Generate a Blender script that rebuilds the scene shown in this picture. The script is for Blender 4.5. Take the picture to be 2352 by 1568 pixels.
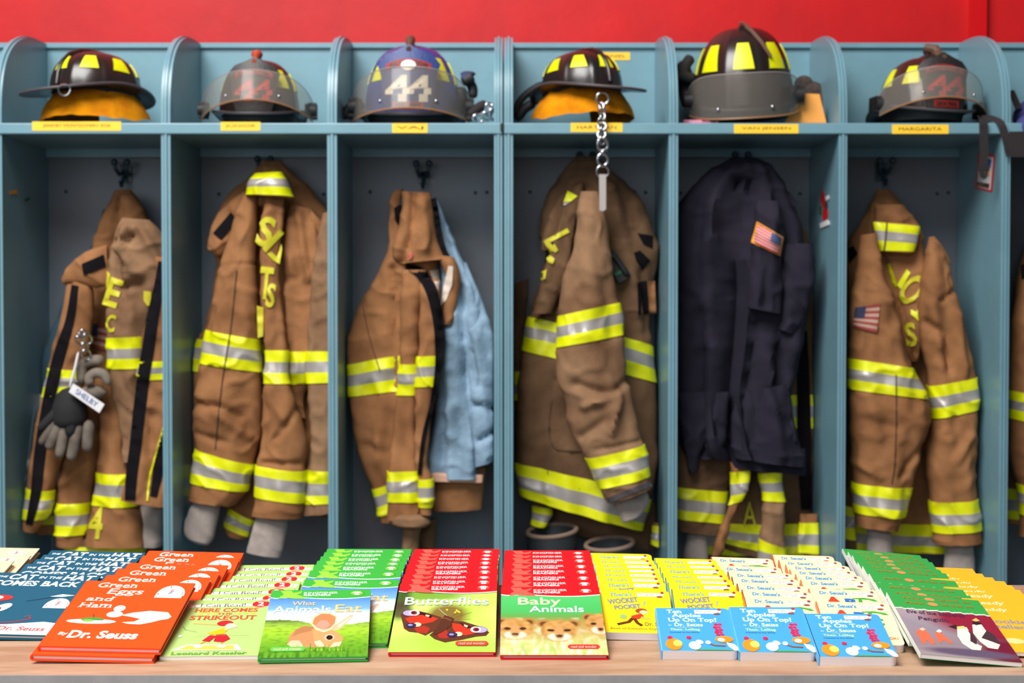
import bpy, bmesh, math, random
from math import sin, cos, pi, radians, sqrt, exp, hypot
from mathutils import Vector, Matrix, noise
from mathutils.bvhtree import BVHTree

for o in list(bpy.data.objects):
    bpy.data.objects.remove(o)
SC = bpy.context.scene
COL = SC.collection

# ------------------------------------------------------------------ camera, light, exposure
TABLE_Z = 0.74
CAM_Z = TABLE_Z + 0.4974
PITCH = radians(1.46)
FPX = 2352 * 50 / 36.0

cam = bpy.data.cameras.new('camera')
cam.lens = 50
cam.sensor_width = 36
cam.clip_start = 0.05
cam.dof.use_dof = True
cam.dof.focus_distance = 2.22
cam.dof.aperture_fstop = 5.6
cam.dof.aperture_blades = 0
cam_ob = bpy.data.objects.new('camera', cam)
COL.objects.link(cam_ob)
cam_ob.location = (0, 0, CAM_Z)
cam_ob.rotation_euler = (pi / 2 - PITCH, 0, 0)
SC.camera = cam_ob

w = bpy.data.worlds.new('world')
SC.world = w
w.use_nodes = True
bgn = w.node_tree.nodes['Background']
bgn.inputs[0].default_value = (0.86, 0.92, 1.0, 1)
bgn.inputs[1].default_value = 0.055


def area(name, loc, target, sx, sy, power, color):
    l = bpy.data.lights.new(name, 'AREA')
    l.shape = 'RECTANGLE'
    l.size, l.size_y = sx, sy
    l.energy = power
    l.color = color
    o = bpy.data.objects.new(name, l)
    COL.objects.link(o)
    o.location = loc
    d = Vector(target) - Vector(loc)
    o.rotation_euler = d.to_track_quat('-Z', 'Y').to_euler()
    return o


# skylight and open bay door: daylight falling steeply from the front left
area('skylight_daylight', (-1.7, 0.5, 5.3), (0.1, 3.7, 1.1), 3.2, 2.6, 525, (1.0, 0.98, 0.95))
# weaker light through the bay door behind the camera
area('bay_door_daylight', (-1.2, -1.3, 2.3), (0.2, 2.6, 0.8), 4.2, 2.2, 75, (0.84, 0.93, 1.0))

SC.view_settings.view_transform = 'Standard'
SC.view_settings.look = 'None'
SC.view_settings.exposure = 0.0
SC.view_settings.gamma = 1.0
SC.view_settings.use_curve_mapping = False


# ------------------------------------------------------------------ helpers
def at(x, y, Y):
    """the point of the place at distance Y that the photograph shows at pixel x, y"""
    u = (x - 1176) / FPX
    v = -(y - 784) / FPX
    dy = cos(PITCH) + v * sin(PITCH)
    t = Y / dy
    return Vector((u * t, Y, CAM_Z + t * (-sin(PITCH) + v * cos(PITCH))))


def lin(c):
    if isinstance(c, str):
        c = c.lstrip('#')
        c = [int(c[i:i + 2], 16) / 255 for i in (0, 2, 4)]
    else:
        c = [k / 255 for k in c]
    return tuple(k / 12.92 if k <= 0.04045 else ((k + 0.055) / 1.055) ** 2.4 for k in c)


def tag(o, label=None, cat=None, group=None, kind=None):
    if label:
        o['label'] = label
    if cat:
        o['category'] = cat
    if group:
        o['group'] = group
    if kind:
        o['kind'] = kind
    return o


def empty(name, loc, label=None, cat=None, group=None):
    o = bpy.data.objects.new(name, None)
    COL.objects.link(o)
    o.location = loc
    o.empty_display_size = 0.05
    return tag(o, label, cat, group)


class MB:
    """collects faces and links them as ONE mesh object"""

    def __init__(self):
        self.v, self.f, self.m = [], [], []

    def add(self, verts, faces, mi=0):
        n = len(self.v)
        self.v += [Vector(p) for p in verts]
        for f in faces:
            self.f.append([n + i for i in f])
            self.m.append(mi)

    def box(self, lo, hi, mi=0, mat=None):
        (a, b, c), (d, e, f) = lo, hi
        vs = [Vector(p) for p in ((a, b, c), (d, b, c), (d, e, c), (a, e, c), (a, b, f), (d, b, f), (d, e, f), (a, e, f))]
        if mat:
            vs = [mat @ p for p in vs]
        self.add(vs, [(0, 3, 2, 1), (4, 5, 6, 7), (0, 1, 5, 4), (1, 2, 6, 5), (2, 3, 7, 6), (3, 0, 4, 7)], mi)

    def grid(self, P, mi=0, wrap=False):
        """P: rows of points"""
        n, m = len(P), len(P[0])
        vs = [p for r in P for p in r]
        fs = []
        for i in range(n - 1):
            for j in range(m if wrap else m - 1):
                k = (j + 1) % m
                fs.append((i * m + j, i * m + k, (i + 1) * m + k, (i + 1) * m + j))
        self.add(vs, fs, mi)

    def tube(self, pts, r, n=10, mi=0, closed=False, cap=True):
        pts = [Vector(p) for p in pts]
        rs = r if isinstance(r, (list, tuple)) else [r] * len(pts)
        rows = []
        up = None
        N = len(pts)
        for i, p in enumerate(pts):
            if closed:
                d = pts[(i + 1) % N] - pts[i - 1]
            else:
                d = pts[min(i + 1, N - 1)] - pts[max(i - 1, 0)]
            if d.length < 1e-9:
                d = Vector((0, 0, 1))
            d.normalize()
            if up is None:
                up = Vector((0, 0, 1)) if abs(d.z) < 0.9 else Vector((0, 1, 0))
            a = d.cross(up)
            if a.length < 1e-6:
                a = d.orthogonal()
            a.normalize()
            b = a.cross(d).normalized()
            up = b
            rows.append([p + (a * cos(2 * pi * k / n) + b * sin(2 * pi * k / n)) * rs[i] for k in range(n)])
        if closed:
            rows.append(rows[0])
        base = len(self.v)
        self.grid(rows, mi, wrap=True)
        if cap and not closed:
            for row, flip in ((0, False), (len(rows) - 1, True)):
                idx = [base + row * n + k for k in range(n)]
                self.f.append(idx[::-1] if not flip else idx)
                self.m.append(mi)

    def prism(self, poly, axis_pts, mi=0):
        """poly list of (a,b); axis_pts: function (a,b,k)->Vector for k=0,1"""
        n = len(poly)
        v = [axis_pts(a, b, 0) for a, b in poly] + [axis_pts(a, b, 1) for a, b in poly]
        fs = [list(range(n))[::-1], [n + i for i in range(n)]]
        fs += [(i, (i + 1) % n, n + (i + 1) % n, n + i) for i in range(n)]
        self.add(v, fs, mi)

    def ball(self, c, rx, ry, rz, mi=0, n=16, m=10, mat=None):
        c = Vector(c)
        P = []
        for i in range(m + 1):
            e = -pi / 2 + pi * i / m
            P.append([Vector((rx * cos(e) * cos(2 * pi * k / n), ry * cos(e) * sin(2 * pi * k / n), rz * sin(e))) for k in range(n)])
        P = [[(mat @ p if mat else p) + c for p in r] for r in P]
        self.grid(P, mi, wrap=True)

    def build(self, name, mats, parent=None, smooth=True, angle=40, recalc=True, world=False):
        """verts are in the parent's frame unless world is set"""
        off = Vector((0, 0, 0))
        if world and parent is not None:
            off = parent.location
        me = bpy.data.meshes.new(name)
        me.from_pydata([tuple(p - off) for p in self.v], [], self.f)
        if not isinstance(mats, (list, tuple)):
            mats = [mats]
        for m in mats:
            me.materials.append(m)
        me.polygons.foreach_set('material_index', self.m)
        me.validate()
        if recalc:
            bm = bmesh.new()
            bm.from_mesh(me)
            bmesh.ops.remove_doubles(bm, verts=bm.verts, dist=1e-6)
            bmesh.ops.recalc_face_normals(bm, faces=bm.faces)
            bm.to_mesh(me)
            bm.free()
        if smooth:
            me.polygons.foreach_set('use_smooth', [True] * len(me.polygons))
            me.set_sharp_from_angle(angle=radians(angle))
        o = bpy.data.objects.new(name, me)
        COL.objects.link(o)
        if parent is not None:
            o.parent = parent
        return o


# ------------------------------------------------------------------ materials
def mat(name, color, rough=0.6, metal=0.0, noise_amt=0.0, noise_scale=8.0, bump=0.0, bump_scale=120.0, spec=0.5, color2=None,
        stretch=None, coat=0.0, sheen=0.0):
    m = bpy.data.materials.new(name)
    m.use_nodes = True
    nt = m.node_tree
    b = nt.nodes['Principled BSDF']
    c = lin(color)
    b.inputs['Base Color'].default_value = (*c, 1)
    b.inputs['Roughness'].default_value = rough
    b.inputs['Metallic'].default_value = metal
    b.inputs['Specular IOR Level'].default_value = spec
    b.inputs['Coat Weight'].default_value = coat
    b.inputs['Sheen Weight'].default_value = sheen
    tc = nt.nodes.new('ShaderNodeTexCoord')
    vec = tc.outputs['Object']
    if stretch:
        mp = nt.nodes.new('ShaderNodeMapping')
        mp.inputs['Scale'].default_value = stretch
        nt.links.new(vec, mp.inputs['Vector'])
        vec = mp.outputs['Vector']
    if noise_amt > 0:
        n = nt.nodes.new('ShaderNodeTexNoise')
        n.inputs['Scale'].default_value = noise_scale
        n.inputs['Detail'].default_value = 6
        n.inputs['Roughness'].default_value = 0.6
        nt.links.new(vec, n.inputs['Vector'])
        r = nt.nodes.new('ShaderNodeValToRGB')
        r.color_ramp.elements[0].position = 0.35
        r.color_ramp.elements[1].position = 0.68
        c2 = lin(color2) if color2 else tuple(k * (1 - noise_amt) for k in c)
        r.color_ramp.elements[0].color = (*c2, 1)
        r.color_ramp.elements[1].color = (*c, 1)
        nt.links.new(n.outputs['Fac'], r.inputs['Fac'])
        nt.links.new(r.outputs['Color'], b.inputs['Base Color'])
    if bump > 0:
        n2 = nt.nodes.new('ShaderNodeTexNoise')
        n2.inputs['Scale'].default_value = bump_scale
        n2.inputs['Detail'].default_value = 4
        nt.links.new(vec, n2.inputs['Vector'])
        bp = nt.nodes.new('ShaderNodeBump')
        bp.inputs['Strength'].default_value = bump
        bp.inputs['Distance'].default_value = 0.004
        nt.links.new(n2.outputs['Fac'], bp.inputs['Height'])
        nt.links.new(bp.outputs['Normal'], b.inputs['Normal'])
    return m


M = {}
M['paint'] = mat('blue_locker_paint', (112, 152, 166), 0.34, noise_amt=0.12, noise_scale=5, bump=0.12, bump_scale=40, spec=0.5)
M['backboard'] = mat('grey_blue_back_board', (92, 110, 119), 0.42, noise_amt=0.25, noise_scale=2.5, bump=0.1, bump_scale=30, color2=(98, 93, 99))  # purplish second tone puts reflected light into the board's colour
M['red_wall'] = mat('red_wall_paint', (200, 20, 24), 0.48, noise_amt=0.2, noise_scale=3, bump=0.6, bump_scale=6, spec=0.28, color2=(178, 20, 24))
M['red_trim'] = mat('red_trim_paint', (196, 6, 14), 0.35, bump=0.1, bump_scale=20)
M['floor'] = mat('concrete', (120, 116, 110), 0.5, noise_amt=0.3, noise_scale=3, bump=0.1)
M['laminate'] = mat('worn_laminate', (192, 160, 132), 0.45, noise_amt=0.3, noise_scale=5, color2=(160, 122, 94), stretch=(1, 5, 1), bump=0.05, bump_scale=60)
M['aluminium'] = mat('table_edge', (176, 170, 168), 0.4, metal=0.3, noise_amt=0.2, noise_scale=20)
M['steel'] = mat('steel', (190, 190, 195), 0.22, metal=1.0)
M['dark_steel'] = mat('painted_hook', (38, 56, 66), 0.4, bump=0.1)
M['tan'] = mat('tan_turnout_cloth', (164, 114, 74), 0.85, noise_amt=0.3, noise_scale=5, bump=0.35, bump_scale=240, color2=(122, 81, 50), spec=0.2)
M['tan_grey'] = mat('greyed_tan_cloth', (152, 118, 88), 0.85, noise_amt=0.3, noise_scale=5, bump=0.35, bump_scale=240, color2=(114, 82, 58), spec=0.2)
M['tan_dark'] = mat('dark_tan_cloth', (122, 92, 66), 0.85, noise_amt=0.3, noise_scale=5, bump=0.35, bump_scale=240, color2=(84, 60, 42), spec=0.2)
M['lime'] = mat('lime_reflective', (232, 238, 0), 0.45, noise_amt=0.1, noise_scale=14, color2=(214, 214, 0), bump=0.12, bump_scale=160)
M['letter'] = mat('aged_yellow_lettering', (214, 204, 40), 0.6, noise_amt=0.2, noise_scale=30)
M['silver'] = mat('silver_reflective', (170, 162, 158), 0.4, metal=0.25, bump=0.1, bump_scale=160)
M['velcro'] = mat('black_hook_and_loop', (20, 18, 22), 0.95, spec=0.1, bump=0.4, bump_scale=400)
M['seam'] = mat('seam_thread', (84, 58, 38), 0.9)
M['pale_seam'] = mat('pale_thread', (176, 140, 118), 0.9)
M['knit'] = mat('knit_cuff', (172, 158, 150), 0.95, noise_amt=0.2, noise_scale=30, bump=0.5, bump_scale=300, sheen=0.2)
M['knit_tan'] = mat('tan_knit', (140, 106, 74), 0.95, noise_amt=0.25, noise_scale=30, bump=0.5, bump_scale=300)
M['navy'] = mat('navy_cotton', (36, 33, 46), 0.85, noise_amt=0.15, noise_scale=8, bump=0.2, bump_scale=300, spec=0.2)
M['quilt'] = mat('pale_blue_quilting', (138, 164, 186), 0.8, noise_amt=0.25, noise_scale=12, bump=0.7, bump_scale=45, color2=(104, 128, 146))
M['peach'] = mat('peach_binding', (206, 160, 136), 0.9)
M['teal_cloth'] = mat('dark_teal_cloth', (50, 80, 96), 0.85, noise_amt=0.2)
M['grey_glove'] = mat('grey_leather', (126, 114, 102), 0.8, noise_amt=0.3, noise_scale=14, color2=(86, 76, 68))
M['dark_glove'] = mat('black_glove_cloth', (26, 25, 27), 0.85)
M['white'] = mat('white_print', (225, 222, 225), 0.6)
M['pale'] = mat('pale_lining', (214, 196, 180), 0.8)
M['blue_ink'] = mat('blue_ink', (40, 90, 150), 0.6)
M['flag_red'] = mat('flag_red', (138, 50, 48), 0.8)
M['flag_white'] = mat('flag_white', (168, 138, 120), 0.8)
M['flag_blue'] = mat('flag_blue', (44, 48, 76), 0.8)
M['flag_red2'] = mat('bright_flag_red', (184, 36, 52), 0.8)
M['flag_white2'] = mat('bright_flag_white', (224, 178, 172), 0.8)
M['flag_blue2'] = mat('bright_flag_blue', (84, 96, 140), 0.8)
M['gold'] = mat('gold_braid', (226, 150, 22), 0.7)
M['helmet_black'] = mat('black_helmet', (30, 27, 28), 0.26, noise_amt=0.2, noise_scale=9, bump=0.08, bump_scale=40, color2=(46, 30, 28))
M['helmet_blue'] = mat('blue_helmet', (34, 72, 156), 0.3, noise_amt=0.15, noise_scale=9, color2=(28, 52, 120))
M['rim'] = mat('brim_edge', (74, 68, 72), 0.5)
M['leather_black'] = mat('black_leather', (36, 30, 30), 0.5, bump=0.2)
M['leather_blue'] = mat('blue_leather', (36, 58, 118), 0.5, bump=0.2)
M['leather_brown'] = mat('brown_leather', (104, 76, 60), 0.6, bump=0.2, noise_amt=0.3)
M['red_leather'] = mat('red_leather', (150, 30, 28), 0.6)
M['red_digit'] = mat('red_numeral', (178, 34, 30), 0.5)
M['white_digit'] = mat('cream_numeral', (232, 224, 210), 0.5)
M['ear_flap'] = mat('yellow_flap_cloth', (226, 146, 4), 0.9, noise_amt=0.3, noise_scale=14, color2=(186, 108, 4), bump=0.3, bump_scale=200, spec=0.15)
M['rubber'] = mat('black_rubber', (24, 24, 26), 0.6)
M['visor_edge'] = mat('visor_edge', (150, 104, 66), 0.5)
M['tape'] = mat('yellow_label_tape', (250, 200, 46), 0.5)
M['ink'] = mat('dark_ink', (60, 44, 20), 0.6)
M['webbing'] = mat('black_webbing', (34, 28, 30), 0.85, bump=0.3, bump_scale=400)
M['envelope'] = mat('manila_envelope', (238, 158, 70), 0.7, noise_amt=0.06)
M['magenta'] = mat('magenta_print', (150, 30, 90), 0.6, noise_amt=0.6, noise_scale=40, color2=(225, 160, 180))
M['brown_fur'] = mat('brown_knit_wool', (74, 60, 54), 0.95, noise_amt=0.5, noise_scale=60, bump=0.8, bump_scale=120)
M['red_sticker'] = mat('red_sticker', (204, 24, 26), 0.4)
M['green_sticker'] = mat('green_sticker', (14, 92, 50), 0.5)
M['amber_sticker'] = mat('amber_sticker', (226, 146, 22), 0.5)
M['blue_bag'] = mat('blue_nylon', (58, 62, 118), 0.7, noise_amt=0.2)
M['boot'] = mat('boot_rubber', (44, 50, 54), 0.5)
M['boot_rim'] = mat('boot_pull_rim', (132, 108, 92), 0.7)
M['pages'] = mat('paper_edges', (238, 230, 232), 0.8, noise_amt=0.08, noise_scale=300, stretch=(0.02, 0.02, 1))
M['red_knob'] = mat('red_crest', (168, 66, 40), 0.5)


def visor_material():
    m = bpy.data.materials.new('clear_visor')
    m.use_nodes = True
    nt = m.node_tree
    nt.nodes.clear()
    out = nt.nodes.new('ShaderNodeOutputMaterial')
    tr = nt.nodes.new('ShaderNodeBsdfTransparent')
    tr.inputs[0].default_value = (0.80, 0.76, 0.70, 1)
    gl = nt.nodes.new('ShaderNodeBsdfGlossy')
    gl.inputs['Roughness'].default_value = 0.12
    df = nt.nodes.new('ShaderNodeBsdfDiffuse')
    df.inputs[0].default_value = (0.55, 0.50, 0.45, 1)
    fr = nt.nodes.new('ShaderNodeFresnel')
    fr.inputs[0].default_value = 1.28
    m1 = nt.nodes.new('ShaderNodeMixShader')
    m1.inputs[0].default_value = 0.17
    m2 = nt.nodes.new('ShaderNodeMixShader')
    nt.links.new(tr.outputs[0], m1.inputs[1])
    nt.links.new(df.outputs[0], m1.inputs[2])
    nt.links.new(fr.outputs[0], m2.inputs[0])
    nt.links.new(m1.outputs[0], m2.inputs[1])
    nt.links.new(gl.outputs[0], m2.inputs[2])
    nt.links.new(m2.outputs[0], out.inputs[0])
    return m


M['visor'] = visor_material()


def print_material():
    m = bpy.data.materials.new('printed_cover')
    m.use_nodes = True
    nt = m.node_tree
    b = nt.nodes['Principled BSDF']
    a = nt.nodes.new('ShaderNodeAttribute')
    a.attribute_name = 'Col'
    nt.links.new(a.outputs['Color'], b.inputs['Base Color'])
    b.inputs['Roughness'].default_value = 0.42
    b.inputs['Specular IOR Level'].default_value = 0.22
    return m


M['print'] = print_material()

# ------------------------------------------------------------------ lettering
_txt = {}


def text_mesh(s, serif=False, bold=0.0, spacing=1.0, line=1.0):
    """flat lettering as (points, faces), scaled to a unit cap height"""
    key = (s, serif, bold, spacing, line)
    if key in _txt:
        return _txt[key]
    cu = bpy.data.curves.new('lettering', 'FONT')
    cu.body = s
    cu.resolution_u = 3
    cu.offset = bold
    cu.space_character = spacing
    cu.space_line = line
    ob = bpy.data.objects.new('lettering', cu)
    me = bpy.data.meshes.new_from_object(ob)
    pts = [(v.co.x, v.co.y) for v in me.vertices]
    fs = [list(p.vertices) for p in me.polygons]
    bpy.data.objects.remove(ob)
    bpy.data.curves.remove(cu)
    bpy.data.meshes.remove(me)
    if serif:
        extra = []
        for yv in (0.05, 0.44, 0.62):
            xs = []
            for f in fs:
                P = [pts[i] for i in f]
                c = []
                for i in range(len(P)):
                    a, b = P[i], P[(i + 1) % len(P)]
                    if (a[1] - yv) * (b[1] - yv) < 0:
                        c.append(a[0] + (b[0] - a[0]) * (yv - a[1]) / (b[1] - a[1]))
                if len(c) >= 2:
                    xs.append((min(c), max(c)))
            xs.sort()
            merged = []
            for a, b in xs:
                if merged and a <= merged[-1][1] + 0.004:
                    merged[-1][1] = max(b, merged[-1][1])
                else:
                    merged.append([a, b])
            for a, b in merged:
                if 0.03 < b - a < 0.17:
                    y0, y1 = (0, 0.06) if yv < 0.1 else ((yv + 0.02, yv + 0.08))
                    e = 0.055
                    extra.append((a - e, b + e, y0, y1, yv))
        # only close a serif on an upper line where the stem really ends
        for a, b, y0, y1, yv in extra:
            if yv > 0.1:
                mid = (a + b) / 2
                above = any(min(pts[i][0] for i in f) < mid < max(pts[i][0] for i in f) and max(pts[i][1] for i in f) > y1 + 0.05
                            and min(pts[i][1] for i in f) < y1 + 0.05 for f in fs)
                if above:
                    continue
            n = len(pts)
            pts += [(a, y0), (b, y0), (b, y1), (a, y1)]
            fs.append([n, n + 1, n + 2, n + 3])
    _txt[key] = (pts, fs)
    return _txt[key]


def fit_text(s, box, shear=0.0, rot=0.0, **kw):
    """lettering fitted into box (x0, y0, x1, y1)"""
    pts, fs = text_mesh(s, **kw)
    if not pts:
        return [], []
    P = [(x + shear * y, y) for x, y in pts]
    a, b = min(p[0] for p in P), max(p[0] for p in P)
    c, d = min(p[1] for p in P), max(p[1] for p in P)
    x0, y0, x1, y1 = box
    out = []
    cx, cy = (x0 + x1) / 2, (y0 + y1) / 2
    for x, y in P:
        X = x0 + (x - a) / (b - a) * (x1 - x0)
        Y = y0 + (y - c) / (d - c) * (y1 - y0)
        if rot:
            dx, dy = X - cx, Y - cy
            X, Y = cx + dx * cos(rot) - dy * sin(rot), cy + dx * sin(rot) + dy * cos(rot)
        out.append((X, Y))
    return out, fs


def catmull(P, t):
    n = len(P) - 1
    i = min(int(t), n - 1)
    u = t - i
    p0 = P[max(i - 1, 0)]
    p1, p2 = P[i], P[i + 1]
    p3 = P[min(i + 2, n)]
    return tuple(0.5 * (2 * b + (c - a) * u + (2 * a - 5 * b + 4 * c - d) * u * u + (3 * b - a - 3 * c + d) * u ** 3)
                 for a, b, c, d in zip(p0, p1, p2, p3))

# ------------------------------------------------------------------ the room
mb = MB()
mb.box((-4.5, -3.5, -0.05), (4.5, 4.6, 0.0))
tag(mb.build('floor', M['floor']), kind='structure')
mb = MB()
mb.box((-4.5, 4.56, 0.0), (4.5, 4.70, 4.4))
tag(mb.build('wall_back', M['red_wall']), kind='structure')
a, b = at(2231, 40, 4.53), at(2267, 40, 4.53)
mb = MB()
mb.box((a.x, 4.53, 0), (b.x, 4.56, 4.4))
tag(mb.build('trim_1', M['red_trim']), kind='structure')

# ------------------------------------------------------------------ lockers
YF, YB = 4.08, 4.49
Z_SHELF_T, Z_SHELF_B = at(1176, 283, YF).z, at(1176, 308, YF).z
Z_PANEL = at(1176, 102, YB).z
PX = YF / FPX                       # metres per pixel at the locker fronts


def fx(px):
    return (px - 1176) * YF / FPX / cos(PITCH)


DIV = {'a': [(-372, -348), (-12, 9), (372, 395), (752, 776), (1134, 1155)],
       'b': [(1157, 1179), (1534, 1557), (1923, 1944), (2296, 2318), (2680, 2703)]}
BAYS = {0: (-348, -12), 1: (9, 372), 2: (395, 752), 3: (776, 1134), 4: (1179, 1534), 5: (1557, 1923), 6: (1944, 2296), 7: (2318, 2680)}


def arch_z(y, extra=0.0):
    u = (YB - y) / (YB - YF + extra)
    return Z_SHELF_T + (Z_PANEL + extra - Z_SHELF_T) * max(0.0, 1 - min(1, u) ** 2.7) ** (1 / 2.7)


def divider(x0, x1, parent):
    """full-height side board with the rounded top, its front edge built of three laminations"""
    mb = MB()
    t = (x1 - x0) / 3
    for k in range(3):
        e = 0.004 if k == 1 else 0.0
        xa, xb = x0 + t * k, x0 + t * (k + 1)
        g = 0.0012
        prof = [(YB, 0.0), (YF - e, 0.0), (YF - e, Z_SHELF_T)]
        for i in range(1, 25):
            u = i / 24
            ang = u * pi / 2
            y = YB - (YB - YF + e) * cos(ang) ** (2 / 2.7)
            z = Z_SHELF_T + (Z_PANEL + e - Z_SHELF_T) * sin(ang) ** (2 / 2.7)
            prof.append((y, z))
        mb.prism(prof, lambda a, b, k2, xa=xa, xb=xb: Vector(((xa + g) if k2 == 0 else (xb - g), a, b)))
    prof = [(YB - 0.002, 0.002), (YF + 0.003, 0.002), (YF + 0.003, Z_SHELF_T)]
    for i in range(1, 25):
        ang = i / 24 * pi / 2
        prof.append((YB - 0.002 - (YB - YF - 0.005) * cos(ang) ** (2 / 2.7), Z_SHELF_T + (Z_PANEL - 0.003 - Z_SHELF_T) * sin(ang) ** (2 / 2.7)))
    mb.prism(prof, lambda a, b, k2: Vector(((x0 + 0.003) if k2 == 0 else (x1 - 0.003), a, b)))
    return mb.build('divider', M['paint'], parent, smooth=True, angle=25, world=True)


def coat_hook(x, z, parent, yaw=0.0):
    mb = MB()
    y = YB - 0.012
    for s in (-1, 1):
        p = [(x + s * 0.004, y, z), (x + s * 0.012, y - 0.03, z - 0.012), (x + s * 0.018 + yaw, y - 0.052, z + 0.004), (x + s * 0.020 + yaw, y - 0.056, z + 0.024)]
        mb.tube(p, 0.006, 8)
        mb.ball(p[-1], 0.011, 0.011, 0.011)
    mb.tube([(x, y, z), (x, y - 0.05, z - 0.05), (x, y - 0.062, z - 0.036)], 0.0055, 8)
    mb.box((x - 0.018, YB - 0.012, z - 0.035), (x + 0.018, YB - 0.001, z + 0.02))
    return mb.build('coat_hook', M['dark_steel'], parent, world=True)


NAMES = {1: (74, 278, 279, 300, 'JEREMEY MONTGOMERY EDIE'), 2: (507, 598, 280, 300, 'JUNIOR'), 3: (901, 982, 283, 305, 'VAJ'),
         4: (1311, 1430, 282, 303, 'HARTMAN'), 5: (1686, 1834, 285, 306, 'VAN JENSEN'), 6: (2049, 2179, 286, 307, 'MARGARITA')}
HOOKS = {1: (283, 392), 2: (610, 385), 3: (972, 395), 4: (1345, 375), 5: (1700, 375), 6: (2030, 388)}


def label_tape(x0, x1, y0, y1, s, parent, Y=None):
    Y = YF - 0.0078 if Y is None else Y
    A, B = at(x0, y1, Y), at(x1, y0, Y)
    mb = MB()
    mb.box((A.x, Y, A.z), (B.x, Y + 0.0012, B.z))
    h = B.z - A.z
    P, F = fit_text(s, (A.x + 0.12 * (B.x - A.x), A.z + 0.33 * h, B.x - 0.12 * (B.x - A.x), B.z - 0.3 * h))
    mb.add([(px, Y - 0.0004, pz) for px, pz in P], F, 1)
    return mb.build('name_tape', [M['tape'], M['ink']], parent, smooth=False, recalc=False, world=True)


def locker_unit(key, bays, label):
    d = DIV[key]
    xa, xb = fx(d[0][0]), fx(d[-1][1])
    root = empty('locker_unit', ((xa + xb) / 2, (YF + YB) / 2, 0), label, 'locker')
    for p, q in d:
        divider(fx(p), fx(q), root)
    mb = MB()
    mb.box((xa + 0.002, YB, 0.0), (xb - 0.002, YB + 0.02, Z_PANEL))
    mb.box((xa + 0.002, YB - 0.012, Z_PANEL - 0.012), (xb - 0.002, YB + 0.024, Z_PANEL + 0.003))
    mb.build('back_panel', M['paint'], root, smooth=False, world=True)
    for k in bays:
        p, q = BAYS[k]
        mb = MB()
        mb.box((fx(p) + 0.001, YB - 0.004, 0.12), (fx(q) - 0.001, YB - 0.0005, Z_SHELF_B))
        n = random.Random(k)
        for sx in (0.12, 0.86, 0.94):
            xx = fx(p) + (fx(q) - fx(p)) * sx
            mb.ball((xx, YB - 0.004, Z_SHELF_B - 0.13 - 0.01 * n.random()), 0.006, 0.004, 0.006, 1, 8, 6)
        mb.build('back_board', [M['backboard'], M['dark_steel']], root, world=True)
        mb = MB()
        mb.box((fx(p), YB - 0.03, Z_SHELF_B - 0.026), (fx(q), YB - 0.0045, Z_SHELF_B))
        mb.build('cleat', M['paint'], root, smooth=False, world=True)
        mb = MB()
        mb.box((fx(p), YF + 0.01, 0.09), (fx(q), YB, 0.12))
        mb.build('bottom_board', M['paint'], root, smooth=False, world=True)
    mb = MB()
    mb.box((xa + 0.001, YF - 0.0065, Z_SHELF_B), (xb - 0.001, YB - 0.001, Z_SHELF_T))
    sh = mb.build('shelf', M['paint'], root, smooth=False, world=True)
    bv = sh.modifiers.new('bevel', 'BEVEL')
    bv.width = 0.003
    bv.segments = 2
    for k in bays:
        if k in HOOKS:
            hx, hy = HOOKS[k]
            p = at(hx, hy, YB - 0.04)
            coat_hook(p.x, p.z, root)
        if k in NAMES:
            label_tape(*NAMES[k], root)
    return root


UNIT_A = locker_unit('a', (0, 1, 2, 3), 'blue painted open locker unit on the left, with arched dividers and turnout coats')
UNIT_B = locker_unit('b', (4, 5, 6, 7), 'blue painted open locker unit on the right, holding the navy shirt bay')
label_tape(1368, 1447, 120, 138, 'DANIEL', UNIT_B, YB - 0.002)
mb = MB()
P = at(1152, 293, YF - 0.009)
mb.box((P.x - 0.004, YF - 0.009, P.z - 0.010), (P.x + 0.004, YF + 0.01, P.z + 0.012))  # added black block standing for the dark gap between the shelf ends
mb.build('shelf_gap_mark', M['rubber'], UNIT_A, smooth=False, world=True)


# stickers on the inner faces of the dividers
def on_side(px, py, X):
    """the point of the plane x = X that the photograph shows at pixel px, py"""
    u = (px - 1176) / FPX
    v = -(py - 784) / FPX
    dy = cos(PITCH) + v * sin(PITCH)
    t = X / u
    return Vector((X, t * dy, CAM_Z + t * (-sin(PITCH) + v * cos(PITCH))))


def sticker(name, label, X, layers, out):
    """layers: list of (pixel polygon, material); out: which way the face looks (+1 / -1 along x)"""
    pts = [on_side(x, y, X) for x, y in layers[0][0]]
    c = sum(pts, Vector()) / len(pts)
    root = Vector((X, c.y, c.z))
    mb = MB()
    mats = []
    for k, (poly, m) in enumerate(layers):
        if m not in mats:
            mats.append(m)
        Q = [on_side(x, y, X) for x, y in poly]
        d = 0.0006 * (k + 1)
        mb.prism([(p.y, p.z) for p in Q], lambda a, b, k2, d=d: Vector((out * (d if k2 else 0.0002), a - root.y, b - root.z)), mats.index(m))
    o = mb.build(name, [M[m] for m in mats], smooth=False)
    o.location = root
    return tag(o, label, 'sticker')


def cx_(px):
    return fx(px)


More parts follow.
